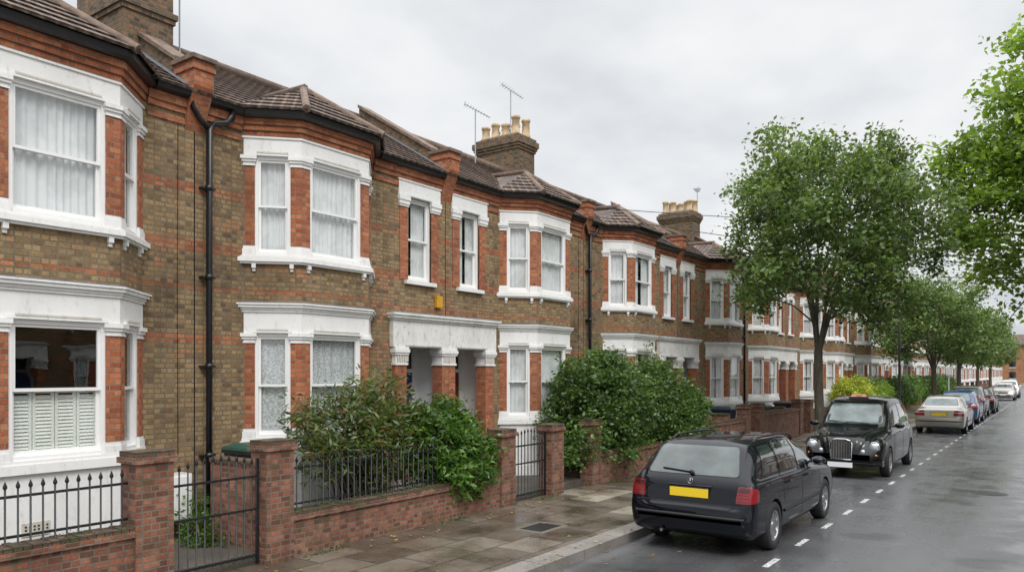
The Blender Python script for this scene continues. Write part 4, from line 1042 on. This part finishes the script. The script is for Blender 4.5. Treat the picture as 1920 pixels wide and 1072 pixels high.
def car(kind, x, s, facing, paint, label, plate='plate_yellow', glassr='car_glass_light'):
    st = dict(estate=ESTATE, sedan=SEDAN, hatch=HATCH, suv=[(a, b, c + .06, d + .1, e, f + (.16 if f > 1.1 else .1), g) for a, b, c, d, e, f, g in HATCH])[kind]
    L = st[-1][0]; rot = 0 if facing > 0 else math.pi; y0 = s if facing > 0 else s + L
    root = empty('parked_car', (x, y0, 0), rot, label=label, category='car', group='cars parked along the kerb')
    wr = .315 if kind != 'suv' else .35; wh = {'estate': (.90, 3.60), 'sedan': (.92, 3.60), 'hatch': (.75, 3.25), 'suv': (.75, 3.25)}[kind]
    body, bvh = body_mesh(st, paint, wh, wr); link(body, 'body', root)
    dz = .16 if kind == 'suv' else 0; hs = kind in ('hatch', 'suv')
    if kind == 'estate': SW = [[(.60, 1.01), (1.26, 1.0), (1.28, 1.35), (.82, 1.34)], [(1.36, .995), (2.2, .98), (2.2, 1.355), (1.37, 1.355)], [(2.28, .98), (3.10, .96), (2.70, 1.30), (2.28, 1.35)]]; RW = [(-.625, 1.01), (.625, 1.01), (.53, 1.365), (-.53, 1.365)]
    elif kind == 'sedan': SW = [[(1.15, 1.0), (1.42, .99), (1.42, 1.30), (1.36, 1.28)], [(1.5, .99), (2.2, .975), (2.2, 1.335), (1.5, 1.32)], [(2.28, .975), (3.12, .955), (2.74, 1.29), (2.28, 1.335)]]; RW = [(-.58, 1.07), (.58, 1.07), (.48, 1.33), (-.48, 1.33)]
    else: SW = [[(.5, 1.03 + dz * .6), (.95, 1.0 + dz * .6), (.95, 1.36 + dz), (.62, 1.33 + dz)], [(1.03, 1.0 + dz * .6), (1.75, .99 + dz * .6), (1.75, 1.39 + dz), (1.03, 1.38 + dz)], [(1.83, .99 + dz * .6), (2.72, .97 + dz * .6), (2.32, 1.33 + dz), (1.83, 1.39 + dz)]]; RW = [(-.56, 1.06 + dz * .7), (.56, 1.06 + dz * .7), (.46, 1.36 + dz), (-.46, 1.36 + dz)]
    for sg in (-1, 1):
        for pts in SW:
            g = MB(); panel(g, bvh, grow(pts, .014), 'x', sg, .003, 'dark_trim', .12); panel(g, bvh, pts, 'x', sg, .006, 'car_glass', .12); g.obj('side_window', root)
    g = MB(); panel(g, bvh, grow(RW, .02), 'y', -1, .003, 'dark_trim', .2); panel(g, bvh, RW, 'y', -1, .006, glassr, .2); g.obj('rear_window', root)
    wsz = (1.04 + dz, 1.34 + dz) if hs else (1.02, 1.33)
    ws = [(-.62, wsz[0]), (.62, wsz[0]), (.50, wsz[1]), (-.50, wsz[1])]
    g = MB(); panel(g, bvh, grow(ws, .02), 'y', 1, .003, 'dark_trim', .2); panel(g, bvh, ws, 'y', 1, .006, 'car_glass', .2); g.obj('windscreen', root)
    lo = .3
    for sg in (-1, 1):
        d1, d2, d3 = (1.32, 2.24, 3.25) if not hs else (.99, 1.79, 2.85)
        for yy, zt in ((d1, .97), (d2, .96), (d3, .90)):
            sobj(root, 'door_gap', bvh, [(yy, lo + (.3 if yy == d1 else 0)), (yy, zt + dz * .6)], 'x', sg)
        sobj(root, 'bonnet_gap', bvh, [(sg * .62, 3.44 if not hs else 3.1), (sg * .56, L - .3)], 'z', 1)
        sobj(root, 'rubbing_strip', bvh, [(wh[0] + .42, .46), (wh[1] - .42, .46)], 'x', sg, .022)
    sobj(root, 'bumper_gap', bvh, [(-.74, .655), (.74, .655)], 'y', -1, .006)
    sobj(root, 'rubbing_strip', bvh, [(-.74, .50), (.74, .50)], 'y', -1, .022); sobj(root, 'rubbing_strip', bvh, [(-.68, .42), (.68, .42)], 'y', 1, .022)
    for sg in (-1, 1):
        for yy in ((1.45, 2.38) if not hs else (1.1, 1.9)):
            g = MB(); h = cast(bvh, yy + .1, .83 + dz * .6, 'x', sg); g.tube([h[0] + h[1] * .0 + Vector((0, -.11, 0)), h[0] + h[1] * .03 + Vector((0, -.08, 0)), h[0] + h[1] * .03 + Vector((0, .08, 0)), h[0] + Vector((0, .11, 0))], .013, paint, 8); g.obj('door_handle', root)
        g = MB(); zt, zl = (.905, .70) if not hs else (.98 + dz * .5, .70 + dz * .3); xi = .62 if kind == 'estate' else .48
        panel(g, bvh, [(sg * xi, zl), (sg * .81, zl), (sg * .795, zt), (sg * (xi + .02), zt)], 'y', -1, .006, 'lens_red', .08)
        if kind == 'estate': panel(g, bvh, [(sg * (xi + .02), zt - .07), (sg * .79, zt - .07), (sg * .785, zt - .01), (sg * (xi + .03), zt - .01)], 'y', -1, .009, 'lens_dark_red', .05)
        else: panel(g, bvh, [(sg * (xi + .02), zl + .10), (sg * .79, zl + .10), (sg * .79, zl + .135), (sg * (xi + .02), zl + .135)], 'y', -1, .009, 'lens_clear', .05)
        panel(g, bvh, [(.06, zl), (.25, zl + .02), (.27, zt - .05), (.11, zt)], 'x', sg, .006, 'lens_red', .08)
        if kind == 'estate':
            for q in range(3): seam(g, bvh, [(sg * (xi + .02), zl + .025 + q * .042), (sg * .785, zl + .025 + q * .042)], 'y', -1, .004, 'lens_dark_red', .007)
        g.obj('rear_light', root)
        g = MB(); panel(g, bvh, [(sg * .38, .57), (sg * .70, .57), (sg * .68, .70), (sg * .40, .70)], 'y', 1, .01, 'lens_clear', .12); g.obj('headlight', root)
        for wy in wh: wheel(root, sg * .765, wy, wr, sg)
        mirror(root, .80, 3.02 if not hs else 2.62, .99 + dz * .6, sg, paint)
    zp = .79 if kind == 'estate' else .76
    h = cast(bvh, 0, zp, 'y', -1)[0]; g = MB(); g.box(-.262, .262, h.y - .026, h.y - .016, zp - .057, zp + .057, plate); g.box(-.275, .275, h.y - .016, h.y + .03, zp - .07, zp + .07, 'dark_trim'); g.obj('number_plate', root)
    h = cast(bvh, 0, .5, 'y', 1)[0]; g = MB(); g.box(-.26, .26, h.y + .005, h.y + .02, .44, .55, 'plate_white'); g.obj('number_plate', root)
    g = MB(); panel(g, bvh, [(-.34, .58), (.34, .58), (.34, .68), (-.34, .68)], 'y', 1, .008, 'dark_trim', .05); g.obj('grille', root)
    if kind == 'estate':
        for sg in (-1, 1):
            g = MB(); path = []
            for k in range(13):
                yy = .85 + 1.85 * k / 12; h = cast(bvh, sg * .575, yy, 'z', 1); path.append(h[0] + Vector((0, 0, .045 if 0 < k < 12 else 0)))
            g.tube(path, .016, 'dark_trim', 6); g.obj('roof_rail', root)
        g = MB(); z = .935; h = cast(bvh, 0, z, 'y', -1)[0]; yb = h.y - .02
        N = 20
        g.tube([(.036 * math.cos(6.2832 * k / N), yb, z + .036 * math.sin(6.2832 * k / N)) for k in range(N + 1)], .004, 'chrome', 5, False)
        for k in range(3): a = math.pi / 2 + k * 2.0944; g.tube([(0, yb, z), (.035 * math.cos(a), yb, z + .035 * math.sin(a))], [.006, .002], 'chrome', 5)
        g.obj('badge', root)
        g = MB(); p0 = cast(bvh, 0, 1.03, 'y', -1); pa = p0[0] + p0[1] * .02; p1 = cast(bvh, -.42, 1.06, 'y', -1); g.tube([pa, p1[0] + p1[1] * .02], .009, 'dark_trim', 6); g.lathe([(0, 0), (0, .03), (.03, .03), (.03, 0)], tuple(pa), 'y', 'dark_trim', 12, -1); g.obj('rear_wiper', root)
        sobj(root, 'boot_handle', bvh, [(-.3, .872), (.3, .872)], 'y', -1, .012, paint, .006)
        g = MB(); g.tube([(-.36, -.02, .27), (-.36, .3, .27)], .022, 'alu', 8); g.obj('exhaust', root)
    return root
car('estate', -3.93, 9.42, 1, 'car_navy', 'dark navy blue estate car with roof rails parked at the kerb', glassr='car_glass_mid')
car('sedan', -3.72, 33.2, 1, 'car_silver', 'silver saloon car parked at the kerb')
car('hatch', -3.8, 40.2, 1, 'car_blue', 'blue hatchback parked behind silver saloon')
car('suv', -3.9, 45.6, 1, 'car_grey', 'tall dark grey car parked in the row')
car('hatch', -3.8, 51.2, 1, 'car_black', 'black hatchback parked in the row')
car('hatch', -3.8, 76, -1, 'car_silver', 'silver car parked further along the kerb')
car('suv', -3.8, 84, -1, 'car_white', 'white car parked far along the street')

TAXI = [(0, .66, .36, .70, .55, .75, .4), (.06, .76, .32, .84, .66, .92, .5), (.22, .83, .28, .96, .74, 1.18, .55), (.5, .865, .25, 1.02, .79, 1.56, .60), (.85, .875, .24, 1.04, .81, 1.70, .63), (1.8, .88, .22, 1.05, .815, 1.765, .655), (2.6, .88, .22, 1.05, .81, 1.73, .645), (2.88, .88, .22, 1.045, .80, 1.66, .62),
        (3.42, .865, .22, 1.02, .755, 1.13, .60), (3.58, .86, .24, .98, .73, 1.07, .55), (4.1, .84, .26, .88, .60, 1.0, .42), (4.36, .81, .28, .80, .52, .94, .36), (4.48, .76, .31, .70, .46, .86, .32), (4.55, .68, .35, .58, .40, .72, .28), (4.58, .6, .38, .52, .36, .6, .25)]
def taxi(x, s, paint='car_black'):
    L = 4.58; root = empty('taxi', (x, s + L, 0), math.pi, label='black traditional taxi cab with chrome grille parked facing oncoming traffic', category='taxi'); wr = .33; wh = (.86, 3.72)
    body, bvh = body_mesh(TAXI, paint, wh, wr); link(body, 'body', root)
    for sg in (-1, 1):
        for pts in ([(.62, 1.13), (1.08, 1.12), (1.08, 1.55), (.80, 1.49)], [(1.17, 1.12), (2.02, 1.12), (2.02, 1.59), (1.17, 1.57)], [(2.12, 1.12), (3.15, 1.10), (2.80, 1.52), (2.12, 1.59)]):
            g = MB(); panel(g, bvh, grow(pts, .014), 'x', sg, .003, 'dark_trim', .2); panel(g, bvh, pts, 'x', sg, .006, 'car_glass', .2); g.obj('side_window', root)
        g = MB(); prof = [(-.62, .0), (-.55, .07), (-.3, .15), (.0, .19), (.3, .20), (.50, .185), (.62, .14), (.68, .07), (.70, 0)]
        n = 20
        for (yy, rr) in prof:
            for j in range(n):
                t = 2 * math.pi * j / n; g.v.append((sg * .66 + rr * .95 * math.cos(t), 3.80 + yy, .735 + rr * 1.0 * math.sin(t) - .06 * max(0, yy)))
        for k in range(len(prof) - 1):
            for j in range(n):
                j2 = (j + 1) % n; g.f.append((k * n + j, k * n + j2, (k + 1) * n + j2, (k + 1) * n + j)); g.m.append(paint); g.sm.append(True)
        g.obj('wing', root)
        g = MB(); c = (sg * .655, 4.40, .70); g.lathe([(-.05, .125), (.06, .125), (.075, .11), (.065, .10)], c, 'y', 'chrome', 24); g.lathe([(.06, .102), (.08, .08), (.095, .04), (.10, 0)], c, 'y', 'lens_clear', 24); g.obj('headlight', root)
        g = MB(); c = (sg * .44, 4.50, .60); g.lathe([(-.05, .05), (.05, .05), (.06, .04), (.07, 0)], c, 'y', 'lens_clear', 18); g.obj('fog_lamp', root)
        g = MB(); g.lathe([(-.02, .03), (.03, .03), (.045, 0)], (sg * .70, 4.50, .53), 'y', 'lens_orange', 12); g.obj('indicator', root)
        for wy in wh: wheel(root, sg * .775, wy, wr, sg, 'disc')
        mirror(root, .86, 3.05, 1.12, sg, paint)
        for yy in (1.2, 2.2):
            g = MB(); h = cast(bvh, yy, .95, 'x', sg); g.tube([h[0] + Vector((0, -.1, 0)), h[0] + h[1] * .03 + Vector((0, -.06, 0)), h[0] + h[1] * .03 + Vector((0, .06, 0)), h[0] + Vector((0, .1, 0))], .012, 'chrome', 8); g.obj('door_handle', root)
    for sg in (-1, 1):
        for yy in (1.12, 2.07, 3.2): sobj(root, 'door_gap', bvh, [(yy, .32), (yy, 1.08)], 'x', sg)
        sobj(root, 'bonnet_gap', bvh, [(sg * .45, 3.6), (sg * .33, 4.4)], 'z', 1)
    ws = [(-.64, 1.15), (.64, 1.15), (.54, 1.60), (-.54, 1.60)]
    g = MB(); panel(g, bvh, grow(ws, .025), 'y', 1, .003, 'dark_trim', .3); panel(g, bvh, ws, 'y', 1, .006, 'car_glass_light', .3); g.obj('windscreen', root)
    g = MB(); panel(g, bvh, [(-.5, 1.2), (.5, 1.2), (.42, 1.5), (-.42, 1.5)], 'y', -1, .006, 'car_glass', .3); g.obj('rear_window', root)
    for (a, b) in (((-.35, 1.15), (.15, 1.17)), ((.1, 1.15), (.55, 1.19))):
        g = MB(); seam(g, bvh, [a, b], 'y', 1, .007, 'dark_trim', .02); g.obj('wiper', root)
    g = MB(); yf = 4.60
    fr = [(-.215, .42), (.215, .42), (.24, .77), (.20, .84), (.1, .87), (-.1, .87), (-.20, .84), (-.24, .77)]
    g.tube([(a, yf, b) for a, b in fr + fr[:1]], .016, 'chrome', 8, False)
    i0 = len(g.v); g.v += [(a, yf - .01, b) for a, b in fr] + [(a, yf - .3, b) for a, b in fr]; g.f.append(tuple(i0 + k for k in range(8))); g.m.append('dark_trim'); g.sm.append(False)
    for k in range(8): g.f.append((i0 + k, i0 + (k + 1) % 8, i0 + 8 + (k + 1) % 8, i0 + 8 + k)); g.m.append(paint); g.sm.append(False)
    for k in range(12):
        xx = -.187 + k * .034; g.box(xx - .006, xx + .006, yf - .01, yf + .010, .43, .82 if abs(xx) > .15 else .85, 'chrome')
    g.obj('grille', root)
    g = MB()
    def bar(yy, wid, z0, z1, m):
        P = [(-wid, yy - .35), (-wid, yy - .12), (-wid * .8, yy), (wid * .8, yy), (wid, yy - .12), (wid, yy - .35)]; g.prism(P, z0, z1, m)
    bar(4.68, .84, .30, .42, paint); bar(4.69, .845, .355, .375, 'dark_trim'); g.obj('bumper', root)
    g = MB(); g.box(-.26, .26, 4.692, 4.70, .255, .365, 'plate_white'); g.obj('number_plate', root)
    g = MB(); g.box(-.262, .262, -.02, -.01, .6, .71, 'plate_yellow'); g.obj('number_plate', root)
    h = cast(bvh, 0, 2.62, 'z', 1)[0]; g = MB(); g.prism([(-.24, 2.50), (.24, 2.50), (.24, 2.72), (-.24, 2.72)], h.z - .06, h.z + .035, paint, [(-.21, 2.52), (.21, 2.52), (.21, 2.715), (-.21, 2.715)]); g.prism([(-.17, 2.55), (.17, 2.55), (.185, 2.72), (-.185, 2.72)], h.z + .035, h.z + .095, 'lens_orange', [(-.14, 2.58), (.14, 2.58), (.15, 2.69), (-.15, 2.69)])
    sgn_ = g.obj('roof_sign', root)
    cu = bpy.data.curves.new('t', 'FONT'); cu.body = 'TAXI'; cu.size = .065; cu.align_x = 'CENTER'; to = bpy.data.objects.new('t', cu); COL.objects.link(to); bpy.context.view_layer.update()
    me = bpy.data.meshes.new_from_object(to.evaluated_get(bpy.context.evaluated_depsgraph_get())); bpy.data.objects.remove(to, do_unlink=True)
    me.materials.clear(); me.materials.append(MATS['dark_trim']); q = link(me, 'sign_lettering', sgn_, (0, 2.726, h.z + .04)); q.rotation_euler = (math.radians(62), 0, math.pi)
taxi(-3.95, 18.15)

# ------------------------------------------------------------ world, light, camera
w = bpy.data.worlds.new('World'); scene.world = w; w.use_nodes = True; nt = w.node_tree
bg = nt.nodes['Background']
tc = nt.nodes.new('ShaderNodeTexCoord'); sx = nt.nodes.new('ShaderNodeSeparateXYZ'); nt.links.new(tc.outputs['Generated'], sx.inputs[0])
sky = nt.nodes.new('ShaderNodeTexSky'); sky.sky_type = 'NISHITA'; sky.sun_disc = False; sky.sun_elevation = math.radians(48); sky.sun_rotation = math.radians(125)
zc = math_(nt, 'ADD', math_(nt, 'MAXIMUM', sx.outputs[2], 0.0), .22)
cx = nt.nodes.new('ShaderNodeCombineXYZ'); nt.links.new(math_(nt, 'DIVIDE', sx.outputs[0], zc), cx.inputs[0]); nt.links.new(math_(nt, 'DIVIDE', sx.outputs[1], zc), cx.inputs[1])
n1 = noise(nt, cx.outputs[0], 1.0, 4, .5, (1.0, .5, 1), (0, 0, -.6)); n2 = noise(nt, cx.outputs[0], 2.6, 6, .55)
mixn = math_(nt, 'MULTIPLY_ADD', n2, .28, math_(nt, 'MULTIPLY', n1, .72))
r = ramp(nt, [(.36, (.62, .64, .68)), (.44, (.76, .78, .81)), (.51, (.88, .895, .915)), (.58, (.97, .97, .975))]); nt.links.new(mixn, r.inputs[0])
skc = mixc(nt, 1.0, sky.outputs[0], (.08, .08, .08), 'MULTIPLY')
col = mixc(nt, .04, r.outputs[0], skc)
mr = nt.nodes.new('ShaderNodeMapRange'); nt.links.new(sx.outputs[2], mr.inputs[0]); mr.inputs[1].default_value = .46; mr.inputs[2].default_value = .8; mr.inputs[3].default_value = 1.0; mr.inputs[4].default_value = 3.15
vm = nt.nodes.new('ShaderNodeVectorMath'); vm.operation = 'SCALE'; nt.links.new(col, vm.inputs[0]); nt.links.new(mr.outputs[0], vm.inputs['Scale'])
nt.links.new(vm.outputs[0], bg.inputs[0]); bg.inputs[1].default_value = 1.0
sl = bpy.data.lights.new('sun', 'SUN'); sl.energy = 1.5; sl.angle = math.radians(22); sl.color = (1, .97, .93)
so = bpy.data.objects.new('sun', sl); COL.objects.link(so)
d = Vector((-math.cos(math.radians(48)) * math.sin(math.radians(125)), -math.cos(math.radians(48)) * math.cos(math.radians(125)), -math.sin(math.radians(48))))
so.rotation_euler = d.to_track_quat('-Z', 'Y').to_euler()

cam = bpy.data.cameras.new('camera'); co = bpy.data.objects.new('camera', cam); COL.objects.link(co)
co.location = (0, 0, H0); co.rotation_euler = (math.pi / 2, 0, math.radians(35.57))
cam.sensor_width = 36; cam.lens = 1433 / 1920 * 36; cam.shift_y = (698 - 536) / 1920; cam.clip_end = 2000; cam.clip_start = .05
scene.camera = co
scene.view_settings.view_transform = 'Standard'; scene.view_settings.look = 'None'; scene.view_settings.exposure = 0
